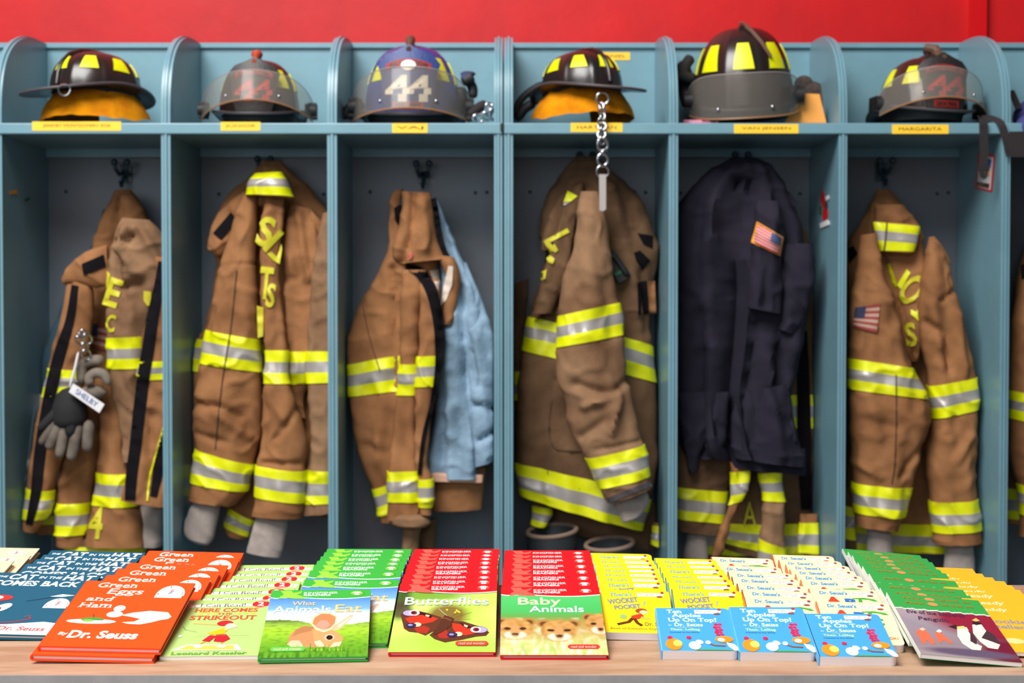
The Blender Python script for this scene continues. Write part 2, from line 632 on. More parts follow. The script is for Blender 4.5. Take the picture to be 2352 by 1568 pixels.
X6 = fx(2296)
card = [(2248, 348), (2286, 357), (2279, 441), (2240, 432)]
inner = [(2252, 353), (2282, 361), (2275, 436), (2244, 428)]
lay = [(card, 'red_sticker'), (inner, 'white')]
for i in range(5):
    x = 2246 + i * 6
    lay.append(([(x, 417 + i), (x + 4, 418 + i), (x + 3, 428 + i), (x - 1, 427 + i)], 'ink'))
lay.append(([(2270, 365), (2279, 367), (2276, 385), (2268, 383)], 'blue_ink'))
lay.append(([(2268, 390), (2275, 392), (2273, 402), (2266, 400)], 'amber_sticker'))
sticker('card_sticker', 'white card with red border stuck inside the locker behind the hanging buckle strap', X6, lay, -1)
X5 = fx(1923)
body = [(1889, 435), (1894, 446), (1896, 462), (1901, 478), (1902, 492), (1898, 508), (1891, 508), (1889, 492), (1891, 478), (1885, 462), (1885, 450)]
sticker('chili_sticker', 'small red sticker with a white base on the blue divider beside the navy shirt', X5,
        [(body, 'red_sticker'), ([(1896, 452), (1903, 448), (1905, 456), (1899, 461)], 'white'), ([(1883, 474), (1887, 472), (1887, 490), (1884, 492)], 'green_sticker'),
         ([(1884, 513), (1901, 505), (1905, 509), (1905, 516), (1886, 524)], 'white'), ([(1897, 462), (1901, 466), (1901, 482), (1898, 478)], 'rubber')], -1)
X1 = fx(9)
sticker('amber_sticker', 'tiny amber sticker on the inner side of the leftmost bay', X1, [([(22, 438), (39, 436), (39, 445), (22, 446)], 'amber_sticker')], 1)
sticker('green_sticker', 'tiny green sticker below the amber one in the leftmost bay', X1, [([(55, 459), (68, 453), (69, 457), (60, 463)], 'green_sticker')], 1)

# ------------------------------------------------------------------ the table
TY0, TY1, TXL = 1.897, 2.515, 1.22
root = empty('folding_table', (0, (TY0 + TY1) / 2, 0), 'long wood-topped folding table covered in rows of children\'s books', 'table')
mb = MB()
mb.box((-TXL, TY0 + 0.004, TABLE_Z - 0.030), (TXL, TY1 - 0.004, TABLE_Z))
mb.build('tabletop', M['laminate'], root, smooth=False, world=True)
mb = MB()
for y0, y1 in ((TY0, TY0 + 0.0045), (TY1 - 0.0045, TY1)):
    mb.box((-TXL - 0.003, y0, TABLE_Z - 0.036), (TXL + 0.003, y1, TABLE_Z + 0.0006))
for x0, x1 in ((-TXL - 0.003, -TXL + 0.001), (TXL - 0.001, TXL + 0.003)):
    mb.box((x0, TY0, TABLE_Z - 0.036), (x1, TY1, TABLE_Z + 0.0006))
o = mb.build('edge_trim', M['aluminium'], root, smooth=False, world=True)
for sx in (-1, 1):
    for sy in (-1, 1):
        mb = MB()
        mb.tube([(sx * 0.95, (TY0 + TY1) / 2 + sy * 0.24, TABLE_Z - 0.03), (sx * 0.95, (TY0 + TY1) / 2 + sy * 0.25, 0.012)], 0.014, 12)
        mb.tube([(sx * 0.95, (TY0 + TY1) / 2 + sy * 0.25, 0.0), (sx * 0.95, (TY0 + TY1) / 2 + sy * 0.25, 0.02)], 0.018, 12)
        mb.build('leg', M['rubber'], root, world=True)
    mb = MB()
    mb.tube([(sx * 0.95, (TY0 + TY1) / 2 - 0.24, TABLE_Z - 0.25), (sx * 0.95, (TY0 + TY1) / 2 + 0.24, TABLE_Z - 0.25)], 0.01, 10)
    mb.build('crossbar', M['rubber'], root, world=True)

# ------------------------------------------------------------------ printed covers
class Art:
    """a printed picture: coloured shapes in cover fractions (0..1), later shapes on top"""

    def __init__(self, W, H):
        self.W, self.H = W, H
        self.v, self.f, self.c = [], [], []
        self.layer = 1

    def shape(self, P, F, col, up=True):
        n = len(self.v)
        z = self.layer * 0.000028
        c = lin(col) if isinstance(col, str) else col
        self.v += [(x * self.W, y * self.H, z) for x, y in P]
        for f in F:
            self.f.append([n + i for i in f])
            self.c.append([c] * len(f))
        if up:
            self.layer += 1

    def poly(self, P, col, up=True):
        self.shape(P, [list(range(len(P)))], col, up)

    def blob(self, cx, cy, rx, ry, col, rot=0, n=18, up=True, a0=0, a1=2 * pi):
        P = []
        k = n if a1 - a0 > 6.2 else n + 1
        for i in range(k):
            a = a0 + (a1 - a0) * i / n
            x, y = rx * cos(a) * self.W, ry * sin(a) * self.H
            if rot:
                x, y = x * cos(rot) - y * sin(rot), x * sin(rot) + y * cos(rot)
            P.append((cx + x / self.W, cy + y / self.H))
        self.poly(P, col, up)

    def rect(self, x0, y0, x1, y1, col, up=True):
        self.poly([(x0, y0), (x1, y0), (x1, y1), (x0, y1)], col, up)

    def text(self, s, box, col, **kw):
        P, F = fit_text(s, box, **kw)
        self.shape(P, F, col)

    def line(self, pts, wd, col):
        """a drawn stroke of constant width (fraction of the cover width)"""
        P, n = [], len(pts)
        q = [(x * self.W, y * self.H) for x, y in pts]
        L, R = [], []
        for i in range(n):
            a, b = q[max(i - 1, 0)], q[min(i + 1, n - 1)]
            d = hypot(b[0] - a[0], b[1] - a[1]) or 1
            nx, ny = -(b[1] - a[1]) / d * wd * self.W / 2, (b[0] - a[0]) / d * wd * self.W / 2
            L.append(((q[i][0] + nx) / self.W, (q[i][1] + ny) / self.H))
            R.append(((q[i][0] - nx) / self.W, (q[i][1] - ny) / self.H))
        F = [(i, i + 1, n + i + 1, n + i) for i in range(n - 1)]
        self.shape(R + L, F, col)

    def picture(self, x0, y0, x1, y1, nx, ny, fn):
        """a printed photograph: fn(u, v) gives the ink colour"""
        n = len(self.v)
        z = self.layer * 0.000028
        cols = []
        for j in range(ny + 1):
            for i in range(nx + 1):
                x, y = x0 + (x1 - x0) * i / nx, y0 + (y1 - y0) * j / ny
                self.v.append((x * self.W, y * self.H, z))
                cols.append(fn(x, y))
        for j in range(ny):
            for i in range(nx):
                q = [j * (nx + 1) + i, j * (nx + 1) + i + 1, (j + 1) * (nx + 1) + i + 1, (j + 1) * (nx + 1) + i]
                self.f.append([n + k for k in q])
                self.c.append([cols[k] for k in q])
        self.layer += 1


def mixc(a, b, t):
    t = max(0.0, min(1.0, t))
    return tuple(p + (q - p) * t for p, q in zip(a, b))


def soft(u, v, cx, cy, rx, ry, rot=0.0, edge=0.25):
    dx, dy = u - cx, (v - cy) * 1.5
    if rot:
        dx, dy = dx * cos(rot) + dy * sin(rot), -dx * sin(rot) + dy * cos(rot)
    d = sqrt((dx / rx) ** 2 + (dy / (ry * 1.5)) ** 2)
    return max(0.0, min(1.0, (1 + edge - d) / edge / 1.0)) if d > 1 - 1e-9 else 1.0


def ramp(v, stops):
    for (a, ca), (b, cb) in zip(stops, stops[1:]):
        if v <= b:
            return mixc(ca, cb, (v - a) / (b - a))
    return stops[-1][1]


def nz(u, v, s, seed=0.0):
    return noise.noise(Vector((u * s, v * s * 1.5, seed)))


def rounded(W, H, r, left=False):
    P = [(0, 0)]
    for cx, cy, a0 in ((W - r, r, -90), (W - r, H - r, 0)):
        for i in range(6):
            a = radians(a0 + 90 * i / 5)
            P.append((cx + r * cos(a), cy + r * sin(a)))
    P.append((0, H))
    return P


def book_meshes(kind, W, H, T, cover, spine, art):
    """cover and page-block meshes of one book, bottom left corner at (-W/2, 0, 0)"""
    V, F, C = [], [], []
    cc, sc = lin(cover), lin(spine)

    def solid(poly, z0, z1, col, side=None):
        n, b = len(poly), len(V)
        V.extend([(x - W / 2, y, z0) for x, y in poly] + [(x - W / 2, y, z1) for x, y in poly])
        fs = [list(range(n))[::-1], [n + i for i in range(n)]] + [[i, (i + 1) % n, n + (i + 1) % n, n + i] for i in range(n)]
        for k, f in enumerate(fs):
            F.append([b + i for i in f])
            C.append([col if k < 2 else (side or col)] * len(f))

    def rect(a, b, c, d):
        return [(a, b), (c, b), (c, d), (a, d)]

    pages = MB()
    if kind == 'hard':
        bt = 0.0022
        solid(rect(0.004, 0, W, H), T - bt, T, cc)
        solid(rect(0.004, 0, W, H), 0, bt, cc)
        # rounded spine
        b = len(V)
        prof = []
        for i in range(9):
            a = -pi / 2 + pi * i / 8
            prof.append((0.004 - 0.004 * cos(a), T / 2 + T / 2 * sin(a)))
        prof += [(0.004, T - 0.002), (0.0025, T / 2), (0.004, 0.002)]
        n = len(prof)
        V.extend([(x - W / 2, 0, z) for x, z in prof] + [(x - W / 2, H, z) for x, z in prof])
        for f in [list(range(n)), [n + i for i in range(n)][::-1]] + [[i, n + i, n + (i + 1) % n, (i + 1) % n] for i in range(n)]:
            F.append([b + i for i in f])
            C.append([sc] * len(f))
        pages.box((-W / 2 + 0.003, 0.003, bt), (W / 2 - 0.003, H - 0.003, T - bt))
    elif kind == 'board':
        r = 0.009
        solid(rounded(W, H, r), T - 0.0008, T, cc, lin('f2ece2'))
        solid(rounded(W, H, r), 0, 0.0008, cc, lin('f2ece2'))
        solid(rect(-0.0008, 0, 0.0012, H), 0, T, sc)
        pg = [(x - W / 2, y) for x, y in rounded(W - 0.0004, H, r)]
        pages.prism([(x + 0.0013 if x < -W / 2 + 0.0001 else x, y) for x, y in pg], lambda a, b, k: Vector((a, b, T - 0.0009 if k else 0.0009)))
    else:
        solid(rect(0, 0, W, H), T - 0.0004, T, cc)
        solid(rect(0, 0, W, H), 0, 0.0004, cc)
        solid(rect(-0.0006, 0, 0.0006, H), 0, T, sc)
        pages.box((-W / 2 + 0.0008, 0.0003, 0.0005), (W / 2 - 0.0004, H - 0.0003, T - 0.0005))
    b = len(V)
    V.extend([(x - W / 2, y, T + z) for x, y, z in art.v])
    for f, c in zip(art.f, art.c):
        F.append([b + i for i in f])
        C.append(c)
    me = bpy.data.meshes.new('cover')
    me.from_pydata(V, [], F)
    me.materials.append(M['print'])
    at_ = me.color_attributes.new('Col', 'FLOAT_COLOR', 'CORNER')
    flat = []
    for c in C:
        for k in c:
            flat += [k[0], k[1], k[2], 1.0]
    at_.data.foreach_set('color', flat)
    # pages mesh through a throw-away object
    po = pages.build('page_block', M['pages'], smooth=False)
    pm = po.data
    bpy.data.objects.remove(po)
    return me, pm


ORD = ['frontmost', 'second', 'third', 'fourth', 'fifth', 'sixth', 'seventh', 'eighth', 'ninth', 'tenth', 'eleventh', 'twelfth', 'thirteenth', 'fourteenth']


def place_book(name, meshes, pose, label, group, cat='book'):
    x, y, zl, psi, al, rho = pose
    root = empty(name, (x, y, TABLE_Z + zl), label, cat, group)
    R = Matrix.Rotation(radians(psi), 3, 'Z') @ Matrix.Rotation(radians(al), 3, 'X') @ Matrix.Rotation(radians(rho), 3, 'Y')
    root.rotation_euler = R.to_euler()
    for nm, me in zip(('cover', 'page_block'), meshes):
        o = bpy.data.objects.new(nm, me)
        COL.objects.link(o)
        o.parent = root
    return root


def stack(name, meshes, al, psi, rho, rows, fmt, group):
    n = len(rows)
    for i, (x, y, zl) in enumerate(rows):
        k = n - 1 - i
        w_ = ORD[k] if k == 0 else ('rearmost' if i == 0 else ORD[k] + ' from the front')
        ms = meshes(k) if callable(meshes) else meshes
        place_book(name, ms, (x, y, zl, psi, al, rho), fmt.replace('#', w_), group)


def badge(A, cx, cy, rx, ry, caption=True, arc='I CAN READ IT ALL BY MYSELF', col='fbf6f2', ink='5a4a4a', accent='e0503a'):
    """the round-topped white badge with curved capitals and a red caption"""
    P = [(cx + rx * cos(pi * i / 16), cy + ry * sin(pi * i / 16)) for i in range(17)]
    A.poly(P + [(cx - rx, cy - ry * 0.1), (cx + rx, cy - ry * 0.1)][::1], col)
    n = len(arc)
    for i, ch in enumerate(arc):
        if ch == ' ':
            continue
        a = pi - pi * (i + 0.5) / n
        px, py = cx + rx * 0.86 * cos(a), cy + ry * 0.84 * sin(a)
        P, F = fit_text(ch, (px - rx * 0.045, py - ry * 0.07, px + rx * 0.045, py + ry * 0.07))
        A.shape(P, F, ink, up=False)
    A.layer += 1
    # loose pen strokes in the middle of the badge
    A.line([(cx - rx * .12, cy + ry * .05), (cx - rx * .02, cy + ry * .3), (cx + rx * .1, cy + ry * .45)], .014, '7a7078')
    A.line([(cx + rx * .1, cy + ry * .08), (cx + rx * .02, cy + ry * .3), (cx - rx * .1, cy + ry * .5)], .010, '9a9098')
    A.line([(cx - rx * .14, cy + ry * .56), (cx + rx * .16, cy + ry * .54)], .012, accent)
    A.line([(cx - rx * .08, cy + ry * .34), (cx + rx * .16, cy + ry * .36)], .010, accent)
    if caption:
        A.rect(cx - rx, cy - ry * 0.36, cx + rx * 0.9, cy - ry * 0.08, col)
        A.text('Beginner Books', (cx - rx * 0.9, cy - ry * 0.32, cx + rx * 0.8, cy - ry * 0.12), accent, serif=True)


# --- orange hardcover
A = Art(.171, .235)
wh = 'fff6f2'
A.text('Green', (.15, .895, .50, .975), wh, serif=True, bold=.008, shear=.12)
A.text('Eggs', (.27, .765, .585, .88), wh, serif=True, bold=.008, shear=.12)
A.text('and', (.13, .675, .375, .745), wh, serif=True, bold=.008, shear=.12)
A.text('Ham', (.10, .57, .39, .645), wh, serif=True, bold=.008, shear=.12)
badge(A, .83, .80, .125, .15)
# a plate with a green mound, and a loose white shape beside it
A.blob(.30, .36, .21, .035, wh)
A.blob(.30, .375, .10, .045, '3f8a3a', a0=0, a1=pi)
A.blob(.27, .37, .05, .02, '7ab050')
A.line([(.30, .42), (.28, .47)], .008, '5b2e22')
A.poly([(.52, .46), (.60, .50), (.74, .535), (.90, .52), (.95, .455), (.93, .42), (.87, .40), (.80, .36), (.72, .33), (.62, .335), (.56, .355), (.66, .37), (.70, .41), (.62, .435)], wh)
A.blob(.46, .47, .07, .045, wh)
A.blob(.47, .56, .05, .05, 'd8c8c0')
A.blob(.46, .545, .03, .03, wh)
A.text('By', (.10, .145, .18, .195), wh, bold=.02, shear=.1)
A.text('Dr. Seuss', (.185, .115, .76, .225), wh, bold=.035, shear=.1)
ORANGE = book_meshes('hard', .171, .235, .0095, 'fa4c16', 'f04410', A)

# --- dark teal hardcover
A = Art(.171, .235)
wt = 'f4f4f2'
A.text('THE', (.05, .915, .14, .945), wt, bold=.02, shear=.2)
A.text('CAT', (.16, .885, .42, .975), wt, bold=.03, shear=.15)
A.text('IN THE', (.44, .91, .655, .95), wt, bold=.02, shear=.15)
A.text('HAT', (.67, .89, .97, .98), wt, bold=.03, shear=.15)
A.text('COMES BACK', (.04, .775, .86, .865), wt, bold=.03, shear=.12)
badge(A, .80, .46, .11, .12)
A.poly([(.0, .0), (1, .0), (1, .17), (.8, .20), (.5, .15), (.2, .13), (0, .14)], 'f6f4f4')
A.line([(.1, .17), (.35, .16), (.55, .19), (.66, .24), (.64, .29), (.60, .27)], .012, 'cc2a26')
A.blob(.24, .56, .12, .05, 'c8332c', rot=.1)
A.blob(.22, .565, .05, .03, 'e8dcd8', rot=.1)
A.blob(.33, .40, .06, .085, 'd8dcdc', rot=-.5)
A.blob(.22, .30, .06, .13, '1d2226', rot=-.6)
A.line([(.50, .52), (.60, .55), (.72, .60)], .006, '11161a')
A.poly([(.68, .60), (.78, .645), (.90, .63), (.80, .60)], 'eef0ee')
A.text('By Dr. Seuss', (.30, .04, .86, .12), 'd4504a', bold=.02, shear=.15)
TEAL = book_meshes('hard', .171, .235, .0085, '02566e', '02566e', A)

# --- cream hardcover
A = Art(.171, .235)
badge(A, .80, .87, .10, .09, col='ecdfc4', ink='6a5a4a')
A.blob(.25, .90, .06, .02, 'b03a2a', rot=.5)
A.blob(.50, .80, .05, .015, 'b03a2a', rot=.7)
A.text('Are You My', (.1, .70, .7, .80), '3a2a22', bold=.02)
CREAM = book_meshes('hard', .171, .235, .010, 'e6d3a8', 'e2cfa4', A)

# --- light green reader
A = Art(.142, .229)
ban = 'fdf6f0'
A.poly([(.03, .845), (.10, .86), (.10, .905), (.02, .905), (.05, .875)], ban)
A.poly([(.97, .865), (.90, .87), (.90, .925), (.99, .92), (.96, .895)], ban)
A.line([(.09, .886), (.30, .893), (.50, .897), (.70, .903), (.93, .905)], .085, '5a3a34')
A.line([(.095, .886), (.30, .893), (.50, .897), (.70, .903), (.925, .905)], .078, ban)
A.text('I Can Read!', (.15, .87, .64, .925), '33222a', serif=True)
A.blob(.80, .915, .095, .065, 'd5242a')
A.text('2', (.765, .885, .83, .955), ban, serif=True, bold=.03)
A.text('READING', (.75, .957, .85, .968), ban)
A.text('WITH HELP', (.74, .863, .86, .874), ban)
A.text('HERE COMES', (.115, .765, .79, .84), 'd6502e', serif=True, bold=.025)
A.text('THE', (.37, .715, .53, .75), 'd6502e', serif=True, bold=.02)
for k in range(3):
    for x in (.20 + .075 * k, .60 + .075 * k):
        A.poly([(x - .025, .738), (x, .722), (x + .025, .738), (x, .754)], 'f5c21c', up=False)
A.layer += 1
A.text('STRIKEOUT', (.105, .62, .80, .70), 'd6502e', serif=True, bold=.025)
# the young batter at the plate
A.line([(.17, .56), (.30, .545), (.44, .53)], .035, 'f0b060')
A.blob(.50, .555, .085, .05, 'bb2028')
A.blob(.565, .505, .055, .05, 'f2cdb0')
A.poly([(.36, .38), (.52, .48), (.56, .43), (.52, .36), (.42, .35)], 'fbb516')
A.line([(.52, .44), (.60, .48), (.64, .50)], .03, 'f2cdb0')
A.poly([(.40, .35), (.34, .25), (.42, .23), (.47, .33)], 'b81f2a')
A.poly([(.46, .35), (.46, .24), (.56, .22), (.62, .28), (.56, .36)], 'b81f2a')
A.line([(.38, .24), (.34, .20), (.30, .19)], .02, 'e89a30')
A.line([(.55, .22), (.56, .17)], .02, 'e89a30')
A.poly([(.08, .09), (.20, .185), (.72, .18), (.78, .085)], 'fdf4e4')
A.poly([(.14, .10), (.22, .17), (.68, .17), (.71, .095)], 'f7bb50')
A.blob(.33, .16, .05, .03, ban)
A.blob(.56, .15, .05, .015, ban)
A.line([(.08, .50), (.12, .44), (.25, .40)], .004, '4c5a3c')
A.line([(.25, .33), (.80, .335)], .004, '8ca070')
A.blob(.10, .33, .02, .015, ban)
A.text('Leonard Kessler', (.09, .02, .84, .065), '6ba24c', serif=True, bold=.02)
LGREEN = book_meshes('soft', .142, .229, .006, 'a8cc76', 'a8cc76', A)


# --- readers with a coloured band
def kingfisher(band, lightband, numeral, title, photo, pill, pill_x, other=None):
    A = Art(.152, .229)
    A.picture(0, 0, 1, .89, 84, 84, photo)
    if other:
        other(A)
    edge = [(0, .885), (.06, .872), (.18, .885)] + [(.3 + .7 * i / 8, .868 + .028 * (2 * i / 8 - 1) ** 2 - .012) for i in range(9)]
    A.poly([(x, y - .012) for x, y in edge] + [(1, .9), (1, 1), (0, 1)], 'f4f4f6')
    A.poly(edge + [(1, 1), (0, 1)], band)
    # pale bird flying across the band
    A.poly([(.09, .99), (.13, .93), (.10, .90), (.08, .86), (.16, .875), (.24, .86), (.36, .855), (.31, .90), (.26, .925), (.30, .95), (.31, .985), (.27, .965), (.22, .955),
            (.20, .99)], lightband)
    A.text('KINGFISHER', (.33, .935, .67, .965), 'f6f2f0', bold=.01)
    A.text('READERS', (.33, .90, .60, .928), 'f6f2f0', bold=.03)
    A.blob(.865, .935, .073, .04, mixc(lin(band), (0, 0, 0), .35))
    A.blob(.86, .937, .066, .036, mixc(lin(band), lin(lightband), .55))
    A.blob(.86, .950, .045, .014, mixc(lin(lightband), (1, 1, 1), .5))
    A.text(numeral, (.835, .912, .885, .962), 'ffffff', bold=.05)
    for s, box, c in title:
        A.text(s, box, c, bold=.012)
    x0, x1 = pill_x
    A.poly([(x0 + .02, .078), (x1 - .02, .078), (x1, .10), (x1, .12), (x1 - .02, .14), (x0 + .02, .14), (x0, .12), (x0, .10)], pill)
    A.text('read and wonder', (x0 + .03, .095, x1 - .03, .126), 'f4c8b8', shear=.1)
    return book_meshes('hard', .152, .229, .0077, band, band, A)


def photo_butterfly(u, v):
    c = mixc(lin('a8d640'), lin('cbe87a'), .5 + .8 * nz(u, v, 2.2, 3))
    c = mixc(c, lin('4c8a1e'), soft(u, v, .28, .82, .26, .05, edge=1.4) * .8)
    c = mixc(c, lin('24481a'), soft(u, v, .03, .78, .06, .14, edge=1.2) * .9)
    c = mixc(c, lin('3a3a28'), soft(u, v, .05, .60, .08, .10, edge=1.0) * .9)
    c = mixc(c, lin('6b4a26'), soft(u, v, .52, .52, .14, .12, edge=.9) * .9)
    c = mixc(c, lin('8fce30'), soft(u, v, .45, .08, .5, .12, edge=1.2) * .6)
    return c


def photo_cubs(u, v):
    c = ramp(v, [(0, lin('c8d48c')), (.25, lin('b7a860')), (.45, lin('a88c4c')), (.54, lin('5d9a48')), (.62, lin('3fae58')), (.9, lin('46bc66'))])
    if v < .52:
        c = mixc(c, lin('f0ecd0'), max(0, nz(u, v, 9, 7)) * .7)
        c = mixc(c, lin('6a5a28'), max(0, nz(u, v, 7, 9)) * .5)
    for k, (a, b, r) in enumerate(((.14, .36, .155), (.56, .335, .165), (.96, .43, .13))):
        for s in (-1, 1):
            c = mixc(c, lin('a8793c'), soft(u, v, a + s * r * .85, b + .10, r * .40, .055, 0, .2))
            c = mixc(c, lin('5a3a20'), soft(u, v, a + s * r * .85, b + .095, r * .22, .03, 0, .4))
        f = mixc(lin('c89a58'), lin('a87a3c'), .5 + 1.2 * nz(u, v, 14, k))
        c = mixc(c, f, soft(u, v, a, b, r, .145, 0, .15))
        c = mixc(c, lin('e9dcc0'), soft(u, v, a, b - .085, r * .55, .045, 0, .4))
        c = mixc(c, lin('c4905a'), soft(u, v, a, b - .03, r * .25, .08, 0, .5))
        for s in (-1, 1):
            c = mixc(c, lin('33241a'), soft(u, v, a + s * r * .48, b + .005, r * .19, .016, s * .25, .4))
        c = mixc(c, lin('4a2c22'), soft(u, v, a, b - .075, r * .19, .018, 0, .3))
    if v < .3:
        g = nz(u * 2.2, v * .5, 12, 5)
        c = mixc(c, lin('9ac860') if g > 0 else lin('eef0c8'), (1 - v / .3) * min(1, abs(g) * 2.2))
    return c


def photo_rabbit(u, v):
    hill = .50 + .04 * sin(u * 5 + 1) + .03 * nz(u, 0, 6, 2)
    if v > hill:
        c = ramp(v, [(.45, lin('f4f6fa')), (.62, lin('d8e6f4')), (.70, lin('6ea6dc')), (.90, lin('2f78c8'))])
    else:
        c = ramp(v, [(0, lin('4a8a1c')), (.2, lin('6aa824')), (.38, lin('9ac830')), (.46, lin('8cb43c')), (.52, lin('5c7a34'))])
        c = mixc(c, lin('2a5a14'), max(0, nz(u, v * 2, 16, 1)) * .8)
    if v < .16:
        g = nz(u * 2.5, v * .6, 14, 6)
        c = mixc(c, lin('5aa028') if g > 0 else lin('2f6a16'), (1 - v / .16) * min(1, abs(g) * 3))
    return c


def traced(xl0, xl1, xr0, xr1, y0, y1):
    """outlines measured on a cover -> cover fractions; y0 lower edge, y1 upper edge"""
    def f(*pts):
        out = []
        for x, y in pts:
            v = (y0 - y) / (y0 - y1)
            a, b = xl0 + (xl1 - xl0) * v, xr0 + (xr1 - xr0) * v
            out.append(((x - a) / (b - a), v))
        return out
    return f


def butterfly(A):
    t = traced(130, 240, 1170, 1195, 1080, 430)

    def spot(x, y, rx, ry, col):
        A.poly(t(*[(x + rx * cos(2 * pi * k / 16), y + ry * sin(2 * pi * k / 16)) for k in range(16)]), col)
    for q, dq in ((((760, 775), (850, 740), (940, 715)), 7), (((770, 790), (850, 785), (930, 780)), 6), (((740, 760), (800, 720), (850, 690)), 6), (((620, 680), (660, 715), (710, 755)), 4)):
        A.line(t(*q), dq / 950, '6a4420' if dq > 4 else 'd8d8c0')
    for x, y in ((780, 715), (805, 705), (795, 695), (700, 690), (820, 712)):
        spot(x, y, 11, 9, 'e8c030')
    A.poly(t((245, 740), (270, 700), (350, 695), (440, 705), (540, 730), (650, 765), (740, 800), (700, 850), (640, 870), (560, 900), (490, 935), (420, 910), (330, 900), (280, 870), (262, 800)), '54301f')
    A.poly(t((740, 800), (850, 800), (950, 830), (1050, 860), (1112, 905), (1080, 937), (980, 945), (850, 972), (760, 985), (680, 997), (580, 967), (528, 930), (580, 890), (660, 850)), '54301f')
    A.poly(t((290, 775), (360, 752), (480, 738), (615, 775), (560, 808), (440, 832), (340, 826)), 'd8321e')
    A.poly(t((380, 865), (480, 842), (535, 870), (500, 916), (410, 908)), 'a02c1e')
    A.poly(t((748, 818), (880, 838), (950, 888), (962, 916), (880, 932), (800, 922), (758, 872)), 'd8321e')
    A.poly(t((600, 905), (690, 880), (735, 942), (690, 962), (620, 955)), 'a02c1e')
    A.poly(t((440, 712), (520, 735), (560, 752), (540, 775), (470, 745), (430, 735)), '221816')
    A.poly(t((490, 738), (530, 745), (520, 762), (490, 752)), 'f0d8a0')
    A.poly(t((820, 815), (900, 838), (940, 862), (900, 872), (850, 845)), '221816')
    A.poly(t((865, 832), (905, 845), (895, 862), (868, 850)), 'f0d8a0')
    for x, s_ in ((350, -1), (1010, 1)):
        y = 724 if s_ < 0 else 884
        spot(x, y, 86, 33, '3a2238')
        spot(x + s_ * 12, y, 70, 28, 'a99ad8')
        spot(x - s_ * 30, y - 2, 52, 28, 'f4e8cc')
        spot(x - s_ * 26, y - 2, 32, 19, '8a2838')
        spot(x - s_ * 22, y - 2, 18, 11, '3a1828')
    for x, y in ((350, 842), (752, 930)):
        spot(x + 60, y - 6, 40, 20, 'e8d0a0')
        spot(x, y, 52, 22, '22264e')
        spot(x - 8, y - 2, 24, 9, '8890c8')
    A.poly(t((680, 745), (770, 780), (735, 850), (650, 905), (590, 930), (560, 915), (610, 850), (650, 790)), '4a2a1a')
    A.line(t((640, 780), (690, 775), (740, 800)), .03, '6a4228')


def rabbit(A):
    t = traced(1215, 1300, 2265, 2265, 1135, 490)
    A.poly(t((1930, 850), (2000, 800), (2080, 748), (2112, 752), (2060, 815), (1985, 885), (1905, 905)), 'dcb08c')
    A.poly(t((1960, 850), (2060, 780), (2090, 765), (2040, 818), (1970, 872)), 'e8c8b0')
    A.poly(t((1485, 1020), (1505, 935), (1560, 880), (1640, 848), (1740, 858), (1800, 880), (1840, 960), (1800, 1045), (1650, 1048), (1540, 1048)), 'bd8658')
    A.poly(t((1485, 1020), (1520, 985), (1600, 985), (1650, 1040), (1540, 1050)), 'dcb894')
    A.poly(t((1560, 885), (1640, 852), (1740, 862), (1700, 900), (1600, 920), (1530, 950)), 'a8744a')
    A.poly(t((1720, 890), (1800, 878), (1900, 888), (1985, 925), (2022, 980), (1992, 1040), (1900, 1052), (1800, 1045), (1740, 990)), 'c9955f')
    A.poly(t((1740, 1000), (1800, 985), (1850, 1040), (1780, 1048)), 'e2c6a4')
    A.poly(t((1930, 1010), (2010, 1000), (1990, 1042), (1900, 1052)), 'e0c0a0')
    A.poly(t((1698, 830), (1715, 765), (1785, 718), (1880, 722), (1952, 760), (1948, 832), (1900, 892), (1830, 915), (1750, 890)), 'e6bf9c')
    A.poly(t((1716, 828), (1732, 775), (1795, 735), (1875, 738), (1936, 768), (1930, 828), (1890, 872), (1830, 890), (1764, 868)), 'c87c50')
    A.poly(t((1745, 850), (1790, 800), (1850, 800), (1890, 845), (1830, 888)), 'd2907c')
    A.poly(t((1835, 965), (1850, 940), (1890, 930), (1930, 945), (1938, 970), (1900, 992), (1855, 988)), 'd8b894')
    A.poly(t(*[(1888 + 32 * cos(2 * pi * k / 14), 963 + 22 * sin(2 * pi * k / 14)) for k in range(14)]), '1c1212')
    r = random.Random(4)
    for k in range(46):
        x = 1470 + 580 * r.random()
        h_ = 30 + 50 * r.random()
        A.poly(t((x - 6, 1085), (x + 7, 1085), (x + 14 * (r.random() - .5) * 3, 1085 - h_)), ['5aa028', '3f7f1c', '86bc38'][k % 3], up=False)
    A.layer += 1


